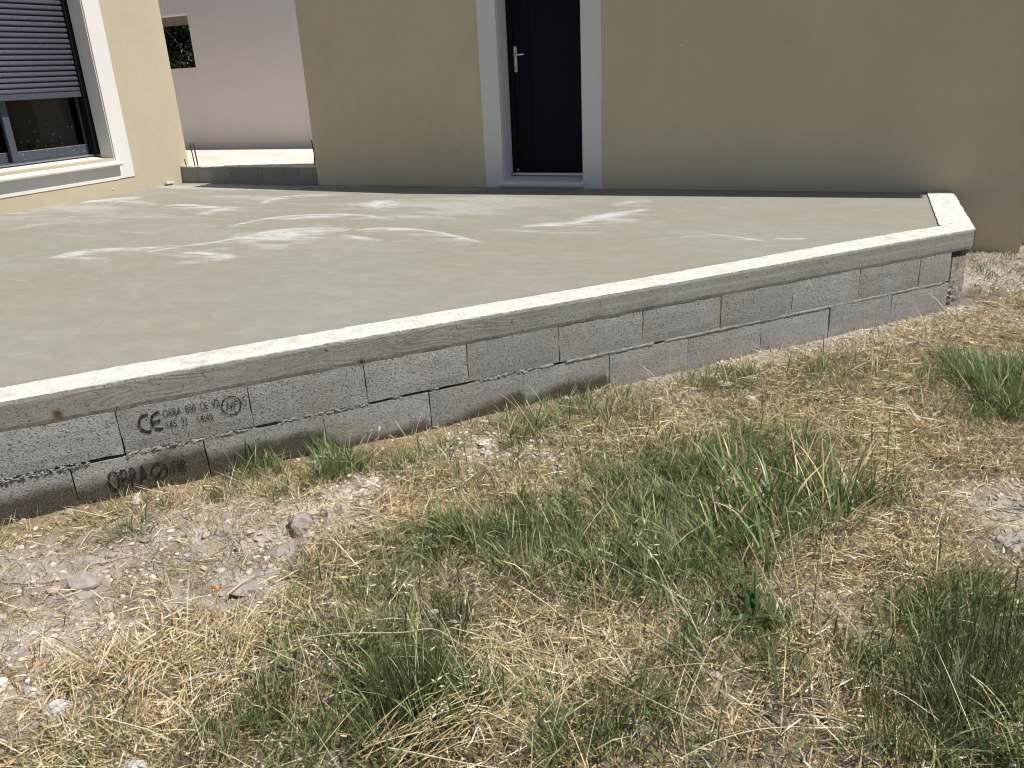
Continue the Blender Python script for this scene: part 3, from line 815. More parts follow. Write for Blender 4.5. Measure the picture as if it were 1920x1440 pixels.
mb.prism(out, 'y', .2115, .2215)
dpart(mb, "handle_plate", m_steel)
mb = MB().tube([(.119, .212, 1.216), (.119, .175, 1.216), (.126, .163, 1.217), (.150, .160, 1.218), (.232, .163, 1.220)], .0095, 10)
dpart(mb, "door_handle", m_steel, smooth=True)
dpart(MB().box(.1145, .1235, .2095, .2112, 1.085, 1.112), "keyhole", m_black)
dpart(MB().tube([(.094, .205, .1175), (.094, .221, .1175)], .008, 8), "door_stop", m_speck)
for (x, z) in ((-.487, .388), (1.819, 1.211)):
    MB().tube([(x, .004, z), (x, -.003, z)], .008, 8).build("wall_plug", m_speck if x < 2 else m_dark, hb)

# ================================================================== HOUSE WITH THE WINDOW
ha = empty("house", (-4.454, -3.0, -.55))
tag(ha, "sunlit beige house wall at left with half closed roller shutter window", "house")
AX = -4.454; YE = .19
Y0w, Y1w, Z0w, Z1w = -3.30, -.872, .365, 2.55
mb = MB()
def wq(y0, y1, z0, z1, x=AX): mb.poly([(x, y0, z0), (x, y1, z0), (x, y1, z1), (x, y0, z1)])
wq(-9.5, Y0w, -.55, 3.3); wq(Y1w, YE, -.55, 3.3); wq(Y0w, Y1w, -.55, Z0w); wq(Y0w, Y1w, Z1w, 3.3)
mb.poly([(AX, YE, -.55), (-11, YE, -.55), (-11, YE, 3.3), (AX, YE, 3.3)])
mb.poly([(AX, -9.5, -.55), (-11, -9.5, -.55), (-11, -9.5, 3.3), (AX, -9.5, 3.3)])
mb.poly([(-11, -9.5, -.55), (-11, YE, -.55), (-11, YE, 3.3), (-11, -9.5, 3.3)])
mb.poly([(AX, -9.5, 3.3), (AX, YE, 3.3), (-11, YE, 3.3), (-11, -9.5, 3.3)])
RD = -4.80
for y in (Y0w, Y1w): mb.poly([(AX, y, Z0w), (RD, y, Z0w), (RD, y, Z1w), (AX, y, Z1w)])
mb.poly([(AX, Y0w, Z1w), (RD, Y0w, Z1w), (RD, Y1w, Z1w), (AX, Y1w, Z1w)])
mb.poly([(AX, Y0w, Z0w), (RD, Y0w, Z0w), (RD, Y1w, Z0w), (AX, Y1w, Z0w)])
mb.build("wall", m_sunwall, ha)
mb = MB()
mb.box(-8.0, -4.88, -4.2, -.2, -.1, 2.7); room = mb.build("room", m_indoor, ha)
bm = bmesh.new(); bm.from_mesh(room.data)                         # leave the room open towards the window
for f in list(bm.faces):
    if f.normal.x > .5: bm.faces.remove(f)
bm.to_mesh(room.data); bm.free()
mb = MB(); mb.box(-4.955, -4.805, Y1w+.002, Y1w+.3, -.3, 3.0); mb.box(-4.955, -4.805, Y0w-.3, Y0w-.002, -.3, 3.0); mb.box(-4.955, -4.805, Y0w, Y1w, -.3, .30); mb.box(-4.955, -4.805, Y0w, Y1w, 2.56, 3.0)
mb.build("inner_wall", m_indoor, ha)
MB().box(AX-.005, AX+.009, Y1w+.001, -.655, .137, 2.75).build("window_surround", m_trim, ha, bevel=.002)
MB().box(AX-.005, AX+.009, Y0w-.215, Y0w-.001, .137, 2.75).build("window_surround", m_trim, ha, bevel=.002)
MB().box(AX-.005, AX+.009, Y0w, Y1w, 2.551, 2.75).build("window_surround", m_trim, ha)
MB().box(-4.66, AX-.006, Y1w-.009, Y1w-.001, .366, 2.549).build("window_lining", m_trim, ha)
# cream sill: rounded nose over a flat apron
mb = MB(); mb.prism([(-4.79,.398),(-4.44,.335),(-4.392,.328),(-4.380,.322),(-4.374,.308),(-4.376,.292),(-4.386,.282),(-4.405,.279),(-4.46,.279),(-4.79,.279)], 'y', -3.46, -.838)
sill = mb.build("window_sill", m_sill, ha, bevel=.002)
MB().box(-4.46, -4.447, -3.45, -.852, .128, .278).build("sill_apron", m_trim, ha, bevel=.003)
MB().box(-4.79, -4.715, Y0w+.01, Y1w-.003, .40, .412).build("drip_profile", m_alu, ha)
# shutter guides and slats
for y0, y1 in ((-.935, -.874), (-3.298, -3.24)):
    MB().box(-4.775, -4.668, y0, y1, .412, 2.54).build("shutter_guide", m_black, ha, bevel=.003)
shut = empty("roller_shutter", (-4.70, -2.0, 1.03)); shut.parent = ha; shut.matrix_parent_inverse = base_matrix(ha).inverted()
prof = [(-.008, 0), (.006, .002), (.0115, .007), (.0125, .016), (.0105, .028), (.005, .040), (-.003, .048), (-.008, .0525), (-.012, .0525), (-.012, 0)]
mb = MB(); mb.prism([(-4.70+a, b) for a, b in prof], 'y', -3.238, -.940)
slat_mesh = mb.mesh("slat", m_shutter, True)
for k in range(27):
    o = link("slat", slat_mesh, shut, world_space=True); o.location = (0, 0, 1.096 + .0543*k)
mb = MB().box(-4.711, -4.692, -3.238, -.938, 1.036, 1.094); mb.build("bottom_bar", m_anthracite, shut, bevel=.003)
# sliding sashes behind the shutter
def sash(x, y0, y1, stile_l, stile_r):
    s = empty("window_sash", (x, (y0+y1)/2, .42)); s.parent = ha; s.matrix_parent_inverse = base_matrix(ha).inverted()
    MB().box(x-.04, x, y0, y1, .425, .520).build("bottom_rail", m_anthracite, s, bevel=.003)
    MB().box(x-.04, x, y0, y0+stile_l, .521, 2.45).build("stile", m_anthracite, s, bevel=.003)
    MB().box(x-.04, x, y1-stile_r, y1, .521, 2.45).build("stile", m_anthracite, s, bevel=.003)
    MB().box(x-.04, x, y0, y1, 2.451, 2.54).build("top_rail", m_anthracite, s, bevel=.003)
    MB().box(x-.024, x-.018, y0+stile_l+.001, y1-stile_r-.001, .521, 2.45).build("pane", m_glass, s)
    MB().box(x-.016, x+.001, y0+stile_l+.0005, y1-stile_r-.0005, .5205, .527).build("glazing_bead", m_alu, s)
    return s
sr_ = sash(-4.780, -1.862, -.925, .075, .018)
sash(-4.845, -2.95, -1.80, .07, .03)
MB().box(-4.86, -4.765, Y0w+.005, -.94, .400, .424).build("sill_track", m_anthracite, ha)
MB().box(-4.90, -4.79, -.924, Y1w-.002, .40, 2.54).build("fixed_frame", m_black, ha)
mb = MB()
for k in range(24):
    y, z = random.uniform(-1.76, -.96), .53 + abs(random.gauss(0, .2))
    r = random.uniform(.0015, .0032); x = -4.796
    mb.poly([(x, y+r*math.cos(a), z+r*1.2*math.sin(a)) for a in np.linspace(0, 2*math.pi, 7)[:-1]])
for k in range(14):
    y, z = random.uniform(-1.78, -.96), random.uniform(.43, .515); r = random.uniform(.002, .004)
    mb.poly([(-4.7785, y+r*math.cos(a), z+r*math.sin(a)) for a in np.linspace(0, 2*math.pi, 7)[:-1]])
sp_o = mb.build("paint_splashes", m_speck, sr_); sp_o['kind'] = 'stuff'
MB().prism([(-4.446, -.245), (-4.42, -.235), (-4.416, -.125), (-4.446, -.115)], 'z', -.012, .012).build("plaster_ledge", m_sill, ha)
MB().tube([(-4.457, -.987, .037), (-4.447, -.987, .037)], .009, 7).build("wall_plug", m_speck, ha)

# ================================================================== LOW BLOCK WALL, YARD, FAR WALL
lw = empty("low_block_wall", (-3.4, .15, -.03))
tag(lw, "low row of grey blocks with rebar stubs closing the gap between the houses", "low wall")
XJ = [-4.452, -4.18, -3.667, -3.17, -2.63, -2.325]
for a, b in zip(XJ[:-1], XJ[1:]):
    o = link("block", block_mesh(b-a-.006, .196, .19, .004), lw)
    o.location = (a+.003, .052+rnd(.003), -.040); o.rotation_euler = (0, rnd(.004), rnd(.004))
MB().box(-4.45, -2.33, .09, .235, -.05, .148).build("mortar_core", m_dark, lw)
mb = strip("m", -4.452, -2.326, .1555, .162, .052, .004, [], m_mortar, 1, .03)
n0 = len(mb.v)
mb2 = MB(); xs = np.arange(-4.452, -2.32, .04)
for i, x in enumerate(xs):
    zt = .166 + (.010 if x > -3.75 else 0) + rnd(.002)
    mb2.v += [(x, .05+rnd(.005), .155), (x, .052+rnd(.005), zt), (x, .26, zt)]
    if i: k = 3*i; mb2.f += [(k-3, k, k+1, k-2), (k-2, k+1, k+2, k-1)]
mb2.build("mortar_bed", plaster("pale_mortar_cap", (.62, .57, .48), .05, .3), lw)
for (pts, r) in (([(-4.255, .10, .10), (-4.262, .10, .30), (-4.268, .095, .435)], .007), ([(-4.225, .12, .10), (-4.228, .12, .3), (-4.236, .12, .432)], .007),
                 ([(-4.205, .10, .10), (-4.215, .10, .36)], .007), ([(-4.38, .09, .10), (-4.395, .085, .25)], .006),
                 ([(-2.395, .11, .10), (-2.41, .11, .3), (-2.425, .11, .45)], .007), ([(-2.435, .10, .10), (-2.40, .10, .3), (-2.368, .09, .455)], .007)):
    mb = MB(); N = 14; q = []
    for i in range(N+1):
        t = i/N*(len(pts)-1); k = min(int(t), len(pts)-2); q.append(Vector(pts[k]).lerp(Vector(pts[k+1]), t-k))
    mb.tube(q, r, 7); mb.build("rebar", m_rust, lw)
mb = MB(); mb.box(-11, 6.2, .262, 2.57, -.5, .152)
tag(mb.build("yard_slab", m_yard), kind='structure')

MB_SOFFIT = MB().box(-11, -6.42, 2.842, 4.35, 2.128, 2.28)
yw = empty("garden_wall", (-4.5, 2.57, .0))
tag(yw, "shaded pale pink wall with a square opening seen between the two houses", "wall")
mb = MB().box(-6.398, 6.2, 2.571, 2.80, -.5, 3.1); mb.build("wall", m_mauve, yw)
mb = MB(); y0, y1 = 2.589, 2.84; OX0, OX1, OZ0, OZ1 = -7.75, -6.42, 1.362, 2.125
mb.box(-11, OX0, y0, y1, -.5, 3.1); mb.box(OX0, -6.40, y0, y1, -.5, OZ0); mb.box(OX0, -6.40, y0, y1, OZ1, 3.1); mb.box(OX1, -6.40, y0, y1, OZ0, OZ1)
m_mauve2 = plaster("cool_pink_render", (0.715, 0.675, 0.69), .03, .15)
mb.build("wall_panel", m_mauve2, yw)
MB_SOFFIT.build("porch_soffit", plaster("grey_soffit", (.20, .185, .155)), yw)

# tree beyond the opening, shrub beyond the gable wall
def leaf_cloud(centres, count, size, colors, squash=1.0):
    P = []; 
    c = np.array([p[:3] for p in centres]); r = np.array([p[3] for p in centres])
    k = rng.choice(len(c), count, p=r**2/np.sum(r**2))
    d = rng.normal(size=(count, 3)); d /= np.linalg.norm(d, axis=1)[:, None]
    rad = r[k]*rng.random(count)**.33
    pos = c[k] + d*rad[:, None]
    a = rng.normal(size=(count, 3)); a /= np.linalg.norm(a, axis=1)[:, None]
    b = np.cross(a, rng.normal(size=(count, 3))); b /= np.linalg.norm(b, axis=1)[:, None]
    L = size*(.6+.8*rng.random(count))[:, None]
    v = np.stack((pos-a*L, pos+b*L*.42, pos+a*L, pos-b*L*.42), 1).reshape(-1, 3)
    f = np.arange(count*4).reshape(-1, 4)
    cc = np.array(colors)[rng.integers(0, len(colors), count)]*(.7+.6*rng.random((count, 1)))
    return v, f, np.repeat(cc, 4, 0)
tr_ = empty("tree", (-13.2, 9.6, -.5))
tag(tr_, "dark green tree seen through the square opening in the pink wall", "tree")
tx, ty = -13.2, 9.6
mb = MB().tube([(tx, ty, -.5), (tx+.1, ty, .8), (tx, ty+.1, 2.2), (tx+.15, ty, 3.4)], .17, 9, .45)
for (dx, dy, z0, L) in ((1.0, .3, 1.4, 1.5), (-1.1, .2, 1.6, 1.4), (.4, 1.0, 1.9, 1.4), (-.2, -1.0, 1.5, 1.2), (.8, -.6, 2.3, 1.2)):
    mb.tube([(tx, ty, z0), (tx+dx*.5, ty+dy*.5, z0+L*.5), (tx+dx, ty+dy, z0+L)], .016, 6, .35)
mb.build("trunk", m_bark, tr_, True)
cen = []
for k in range(46):
    a, rr, z = random.uniform(0, 6.28), random.uniform(.2, 1.9), random.uniform(.6, 4.0)
    if z > 2.75 and rr*math.cos(a) > .15: continue
    cen.append((tx+rr*math.cos(a), ty+rr*math.sin(a), z, random.uniform(.35, .6)))
v, f, c = leaf_cloud(cen, 21000, .075, [(.022, .036, .010), (.03, .05, .014), (.06, .07, .02), (.018, .028, .012)])
link("crown", np_mesh("crown", v, [f], m_leaf, c), tr_)
sh = empty("shrub", (6.1, 7.2, -.5))
tag(sh, "dark leafy shrub beyond the far end of the gable wall", "shrub")
mb = MB()
for k in range(5): mb.tube([(6.1+rnd(.1), 7.2+rnd(.1), -.55), (6.1+rnd(.4), 7.2+rnd(.4), .4), (6.1+rnd(.8), 7.2+rnd(.8), 1.1)], .025, 6, .4)
mb.build("stems", m_bark, sh)
cen = [(6.1+rnd(.9), 7.2+rnd(.9), random.uniform(-.2, 1.3), random.uniform(.3, .5)) for k in range(18)]
v, f, c = leaf_cloud(cen, 5000, .05, [(.04, .06, .02), (.06, .08, .025), (.03, .045, .018)])
link("foliage", np_mesh("foliage", v, [f], m_leaf, c), sh)

# ================================================================== STONES AND GRAVEL
ICO = None
def ico(sub):
    bm = bmesh.new(); bmesh.ops.create_icosphere(bm, subdivisions=sub, radius=1.0)
    v = np.array([p.co[:] for p in bm.verts]); f = np.array([[q.index for q in t.verts] for t in bm.faces]); bm.free()
    return v, f
V1, F1 = ico(1)
V2, F2 = ico(3)
def stone(u, v, w, h, d, mat, label, name="stone", rz=None, group=None, sink=.25, cut=7):
    """faceted stone lying on the ground: sphere cut by random planes"""
    x, y = at(u, v, -.5)
    p = V2.copy()
    for k in range(cut):
        n = rng.normal(size=3); n[2] = abs(n[2])*.9; n /= np.linalg.norm(n)
        lim = rng.uniform(.55, .85)
        dd = p @ n
        p -= np.outer(np.clip(dd-lim, 0, None), n)
    p *= (1 + .045*rng.normal(size=(len(p), 1)))
    p *= np.array([w/1.5, d/1.5, h/1.3])
    o = link(name, np_mesh(name, p, [F2], mat), None)
    o.location = (x, y, gz(x, y) + h*(.5-sink)); o.rotation_euler = (rnd(.15), rnd(.15), YAW + (rz if rz is not None else rnd(.8)))
    tag(o, label, "stone", group)
    return o
stone(567, 985, .095, .075, .075, m_greystone, "largest greyish pink rock, angular, beside the white gravel patch", rz=.2)
stone(614, 968, .060, .045, .05, m_pinkstone, "rounded pink stone just right of the largest rock")
stone(643, 962, .050, .045, .04, m_pinkstone, "pointed pinkish stone below the white gravel, middle of three in a row")
stone(697, 968, .060, .034, .045, m_pinkstone, "low pinkish stone at the right end of the row below the white gravel")
stone(525, 1030, .085, .024, .06, m_greystone, "flat grey slab of stone in front of the largest rock", sink=.1)
stone(155, 1082, .100, .052, .08, m_greystone, "flat topped grey rock with overhanging edge on bare soil at left", rz=.1)
stone(122, 1076, .035, .018, .03, m_greystone, "small grey stone touching the left side of the flat topped rock")
stone(105, 1328, .078, .040, .055, m_whitestone, "lilac white rock on the straw near the bottom left corner", rz=.1)
stone(60, 1290, .036, .022, .03, m_whitestone, "small bright white stone above the lilac white rock")
stone(243, 1434, .060, .030, .04, m_whitestone, "white stone half hidden in green grass at the bottom edge")
stone(222, 1100, .022, .015, .02, m_whitestone, "small white pebble right of the flat topped rock")
stone(427, 982, .034, .022, .026, m_whitestone, "white chip of stone on soil left of the largest rock")
stone(198, 1250, .042, .024, .035, m_greystone, "small lilac grey stone lying in the dry straw at left")
stone(403, 1092, .022, .011, .014, m_orange, "small orange chip of tile on bare soil", name="tile_chip")['category'] = "tile chip"
stone(948, 850, .042, .030, .035, m_whitestone, "left one of two white stones in the olive turf near the wall")
stone(912, 846, .030, .022, .03, m_whitestone, "smaller white stone in the dusty gravel patch by the wall")
stone(1405, 748, .10, .030, .08, m_limelump, "broad white lump of lime in the straw below the wall", sink=.42, cut=16)
stone(1358, 722, .07, .024, .06, m_limelump, "white lump of lime nearer the wall foot than the broad one", sink=.42, cut=16)
stone(1895, 1012, .15, .028, .09, m_greystone, "flat slab of dry earth at the right edge", name="earth_slab", sink=.3)
stone(1723, 1122, .020, .016, .018, m_whitestone, "tiny white pebble between green stems at lower right")
stone(462, 1098, .10, .016, .075, m_greystone, "thin flat plate of grey stone set in the bare soil", sink=.15)
stone(130, 966, .030, .022, .026, m_pinkstone, "small tan clod at the foot of the damp blocks")
stone(1060, 748, .034, .024, .028, m_whitestone, "pale stone lying against the wall foot where the damp ends")

def in_view(x, y, m=.14):
    d = np.stack((x-CAM.x, y-CAM.y, np.full_like(x, -.5-CAM.z)), -1)
    zf = d @ np.array(FWD); u = (d @ np.array(RIGHT))/zf*F + .5; v = -(d @ np.array(UP))/zf*F + .375
    return (zf > .3) & (u > -m) & (u < 1+m) & (v > -m) & (v < .75+m*1.2)
def scatter(n):
    x = rng.uniform(-.3, 5.7, n); y = rng.uniform(-7.1, .7, n)
    s, o = wall_so(x, y)
    ok = in_view(x, y) & np.where(x < 4.2, (o < -.004), (y < -.02) | (x > 4.66)) & np.where((x >= 3.9) & (x < 4.2), (o < -.004), True)
    ok &= ~((s > 5.0) & (x < 4.22) & (y > -2.0))
    return x[ok], y[ok]

x, y = scatter(120000)
B_ = field(PB, x, y); s_o = wall_so(x, y)
G_ = field(PG, x, y); S_ = field(PS, x, y)
wallstrip = np.exp(-(-s_o[1]/.22)**2)*np.clip((s_o[0]-2.0)/.8, 0, 1)
pc = np.array([at(*q) for q in ((685, 905), (670, 945), (720, 890), (640, 925), (900, 830), (1000, 850))])
clus = np.zeros_like(x)
for i, (a, b) in enumerate(pc): clus = np.maximum(clus, np.exp(-(((x-a)**2+(y-b)**2)/(.13 if i < 4 else .2)**2)))
p_ = np.clip(.34*B_*(fbm(x*5, y*5, 71, 3) > .45) + .9*clus*(fbm(x*9, y*9, 72, 2) > .38) + .45*wallstrip*(fbm(x*7, y*7, 73, 2) > .42) + .022, 0, 1)
k = rng.random(len(x)) < p_
x, y, cl = x[k], y[k], clus[k]
n = len(x)
r = rng.lognormal(math.log(.0052), .42, n).clip(.0022, .015)*(1+.25*cl)
pv = V1[None]*(1+.28*rng.normal(size=(n, len(V1), 1)))*np.stack((r*rng.uniform(.9, 1.5, n), r*rng.uniform(.7, 1.1, n), r*rng.uniform(.5, .85, n)), -1)[:, None, :]
a = rng.uniform(0, 6.28, n); ca, sa = np.cos(a)[:, None], np.sin(a)[:, None]
px_ = pv[..., 0]*ca - pv[..., 1]*sa; py_ = pv[..., 0]*sa + pv[..., 1]*ca
z = ground_z(x, y)+r*.25
pv = np.stack((px_+x[:, None], py_+y[:, None], pv[..., 2]+z[:, None]), -1).reshape(-1, 3)
pf = (F1[None]+(np.arange(n)*len(V1))[:, None, None]).reshape(-1, 3)
cols = np.array([(.72, .68, .60), (.62, .55, .47), (.52, .42, .35), (.40, .33, .28), (.76, .73, .68)])
pcx = cols[rng.choice(5, n, p=[.3, .25, .2, .12, .13])]*(.85+.3*rng.random((n, 1)))
tag(link("gravel", np_mesh("gravel", pv, [pf], m_pebble, np.repeat(pcx.clip(0, .85), len(V1), 0))), kind='stuff')
# crumbled clods on the bare soil
x, y = scatter(260000); B_ = field(PB, x, y)
k = rng.random(len(x)) < .62*np.clip(B_*1.1+.10, 0, 1)*np.clip((fbm(x*6, y*6, 74, 3)-.3)*3, .15, 1); x, y = x[k], y[k]; n = len(x)
r = rng.lognormal(math.log(.0042), .6, n).clip(.0018, .024)
pv = V1[None]*(1+.24*rng.normal(size=(n, len(V1), 1)))*np.stack((r*1.2, r, r*.62), -1)[:, None, :] + np.stack((x, y, ground_z(x, y)+r*.1), -1)[:, None, :]
pf = (F1[None]+(np.arange(n)*len(V1))[:, None, None]).reshape(-1, 3)
cols = np.array([(.33, .26, .20), (.40, .33, .28), (.26, .20, .15), (.46, .395, .345)])
tag(link("soil_clods", np_mesh("soil_clods", pv.reshape(-1, 3), [pf], m_pebble, np.repeat(cols[rng.integers(0, 4, n)], len(V1), 0))), kind='stuff')

# ================================================================== GRASS, TURF AND STRAW
def blades(base, head, lean, curl, length, width, color, seg=2, twist=None, tipcolor=None):
    """strips of seg quads ending in a point"""
    n = len(base); rows = []; crow = []
    pos = base.copy(); ang = lean.copy(); hx, hy = np.cos(head), np.sin(head)
    tw = rng.uniform(0, math.pi, n) if twist is None else twist
    side0 = np.stack((-hy, hx, np.zeros(n)), -1)
    for i in range(seg+1):
        t = i/seg
        d = np.stack((np.sin(ang)*hx, np.sin(ang)*hy, np.cos(ang)), -1)
        nrm = np.cross(d, side0)
        side = side0*np.cos(tw)[:, None] + nrm*np.sin(tw)[:, None]
        w = width*(1-.12*t if i < seg else 0)*(.75 if i == 0 else 1)
        c = color if tipcolor is None else color*(1-t)+tipcolor*t
        if i < seg:
            rows.append(np.stack((pos-side*w[:, None]*.5, pos+side*w[:, None]*.5), 1)); crow.append(np.stack((c, c), 1))
        else:
            rows.append(pos[:, None]); crow.append(c[:, None])
        pos = pos + d*(length/seg)[:, None]
        ang = ang + curl/seg
    v = np.concatenate(rows, 1); c = np.concatenate(crow, 1); m = 2*seg+1
    o = (np.arange(n)*m)[:, None]
    q = np.concatenate([o+np.array([[2*i, 2*i+1, 2*i+3, 2*i+2]]) for i in range(seg-1)], 0) if seg > 1 else np.zeros((0, 4), int)
    tri = o+np.array([[2*seg-2, 2*seg-1, 2*seg]])
    return v.reshape(-1, 3), q, tri, c.reshape(-1, 3)
def palette(cols, p, n, var=.3):
    return np.array(cols)[rng.choice(len(cols), n, p=p)]*(1-var/2+var*rng.random((n, 1)))
def make(name, parts, mat, kind='stuff', parent=None):
    V, FQ, FT, C, o = [], [], [], [], 0
    for v, q, t, c in parts:
        V.append(v); C.append(c); FQ.append(q+o); FT.append(t+o); o += len(v)
    fl = [f for f in (np.concatenate(FQ), np.concatenate(FT)) if len(f)]
    ob = link(name, np_mesh(name, np.concatenate(V), fl, mat, np.concatenate(C)), parent)
    if kind: ob['kind'] = kind
    return ob
GREENS = [(.18, .27, .095), (.24, .345, .12), (.10, .145, .06), (.31, .34, .155), (.50, .46, .26)]
STRAW_DARK = [(.22, .15, .085), (.30, .21, .12)]
STRAWS = [(.68, .57, .35), (.58, .46, .25), (.74, .66, .46), (.50, .34, .16), (.36, .26, .15), (.78, .73, .58)]
# fine green turf
x, y = scatter(1100000)
G_, B_ = field(PG, x, y), field(PB, x, y)
cl = fbm(x*8, y*8, 81, 3); cl2 = fbm(x*21, y*21, 82, 2)
k = rng.random(len(x)) < np.clip(G_*np.clip((cl-.28)*3.2, .10, 1.0)*np.clip((cl2-.24)*3.4, .14, 1.1)*.95 + .085*np.clip((cl-.35)*4, 0, 1) + .012 - .35*B_, .0012, 1)
x, y, g = x[k], y[k], G_[k]; n = len(x)
head = (fbm(x*4, y*4, 83, 2)*9 + rng.normal(0, 1.0, n)); L = (rng.uniform(.035, .155, n)*(.40+.75*g))*(.7+.6*fbm(x*3, y*3, 84, 2))
c = palette(GREENS+[(.055, .085, .035)], [.23, .20, .16, .15, .12, .14], n, .5)
far = np.hypot(x-CAM.x, y-CAM.y); wd = rng.uniform(.0016, .0036, n)*(1+.06*far)
g1 = blades(np.stack((x, y, ground_z(x, y)-.004), -1), head, rng.uniform(.05, .85, n), rng.uniform(.1, 1.3, n), L, wd, c*.8, 2, None, c*1.15)
make("green_grass", [g1], m_green)
N_GREEN = n
# coarser, longer leaves standing through the fine turf
x, y = scatter(150000)
G_, B_ = field(PG, x, y), field(PB, x, y); cl = fbm(x*9, y*9, 86, 3)
k = rng.random(len(x)) < np.clip(G_*np.clip((cl-.36)*4, 0, 1)*.55 + .010 - .2*B_, 0, 1); x, y = x[k], y[k]; n = len(x)
c = palette([(.21, .29, .12), (.15, .22, .09), (.28, .34, .15), (.52, .47, .27), (.10, .15, .06)], [.3, .25, .2, .13, .12], n, .4)
g1b = blades(np.stack((x, y, ground_z(x, y)-.004), -1), rng.uniform(0, 6.28, n), rng.uniform(.03, .7, n), rng.uniform(.1, 1.3, n), rng.uniform(.06, .19, n), rng.uniform(.0030, .0058, n), c*.8, 3, rng.uniform(-.5, .5, n), c*1.15)
make("coarse_grass", [g1b], m_green)
# short olive and dry turf
x, y = scatter(900000)
G_, B_, S_ = field(PG, x, y), field(PB, x, y), field(PS, x, y)
cl = fbm(x*7, y*7, 91, 3)
so_ = wall_so(x, y)
k = rng.random(len(x)) < np.clip((.42+.36*S_+.12*G_)*np.clip((cl-.18)*3.4, .16, 1)*(1-.95*B_)*np.clip((-so_[1]-.02)/.2, .12, 1), .006, 1)
x, y = x[k], y[k]; n = len(x)
ol = np.clip(fbm(x*2.2, y*2.2, 93, 3)*2.2-.75 + .5*G_[k] - .6*S_[k], 0, 1)[:, None]
c = palette(STRAWS+STRAW_DARK, [.24, .19, .15, .13, .08, .07, .08, .06], n, .5)*(1-ol*.85) + palette([(.20, .20, .08), (.26, .24, .10), (.15, .17, .06)], [.4, .3, .3], n)*(ol*.85)
far = np.hypot(x-CAM.x, y-CAM.y)
g2 = blades(np.stack((x, y, ground_z(x, y)-.003), -1), rng.uniform(0, 6.28, n), rng.uniform(.35, 1.35, n), rng.uniform(-.2, 1.0, n), rng.uniform(.025, .085, n), rng.uniform(.0016, .0034, n)*(1+.06*far), c, 2)
make("dry_turf", [g2], m_straw)
N_DRY = n
# loose straw lying on the ground
x, y = scatter(800000)
G_, B_, S_ = field(PG, x, y), field(PB, x, y), field(PS, x, y)
cl = fbm(x*5, y*5, 95, 3); so_ = wall_so(x, y)
k = rng.random(len(x)) < np.clip((.20 + .46*S_)*np.clip((cl-.18)*3.2, .2, 1)*(1-.80*B_)*(1-.35*G_)*np.clip((-so_[1]-.02)/.3, .1, 1), .010, 1)
x, y, s_ = x[k], y[k], S_[k]; n = len(x)
L = rng.lognormal(math.log(.055), .55, n).clip(.012, .22)
c = palette(STRAWS+STRAW_DARK, [.24, .15, .18, .10, .05, .14, .08, .06], n, .45)
flow = fbm(x*2.5, y*2.5, 97, 2)*7 + rng.normal(0, .9, n)
base = np.stack((x, y, ground_z(x, y)+rng.uniform(.001, .022, n)*(.35+s_)), -1)
far = np.hypot(x-CAM.x, y-CAM.y)
g3 = blades(base, flow, rng.normal(1.53, .12, n), rng.normal(.05, .3, n), L, rng.uniform(.0018, .0042, n)*(1+.05*far), c, 2)
make("straw_litter", [g3], m_straw)
N_STRAW = n
# sparse upright dry stalks through the turf
x, y = scatter(52000)
G_, B_, S_ = field(PG, x, y), field(PB, x, y), field(PS, x, y)
near = np.clip((3.3-np.hypot(x-CAM.x, y-CAM.y))/1.3, .06, 1)
k = rng.random(len(x)) < np.clip((.20*S_+.42*G_+.09)*(1-B_), 0, 1)*(.30+.70*near); x, y = x[k], y[k]; n = len(x)
c = palette([STRAWS[0], STRAWS[2], STRAWS[5], (.24, .26, .11)], [.25, .3, .25, .2], n)
g4 = blades(np.stack((x, y, ground_z(x, y)-.005), -1), rng.uniform(0, 6.28, n), rng.uniform(.05, 1.25, n), rng.uniform(0, .7, n), rng.uniform(.07, .30, n), rng.uniform(.0013, .0027, n), c, 3)
make("thin_dry_stalks", [g4], m_straw)
# shed husks caught in the grass
x, y = scatter(26000)
near = np.clip((3.1-np.hypot(x-CAM.x, y-CAM.y))/1.3, .06, 1)
k = rng.random(len(x)) < near*.30*(1-field(PB, x, y)); x, y = x[k], y[k]; n = len(x)
c = palette([(.78, .73, .58), (.70, .62, .42), (.62, .50, .28)], [.5, .3, .2], n)
hk = blades(np.stack((x, y, ground_z(x, y)+rng.uniform(.004, .07, n)), -1), rng.uniform(0, 6.28, n), rng.uniform(.3, 2.4, n), rng.normal(0, .3, n), rng.uniform(.012, .026, n), rng.uniform(.003, .0058, n), c, 3)
make("oat_husks", [hk], m_straw)
print("blades", N_GREEN, N_DRY, N_STRAW, n)

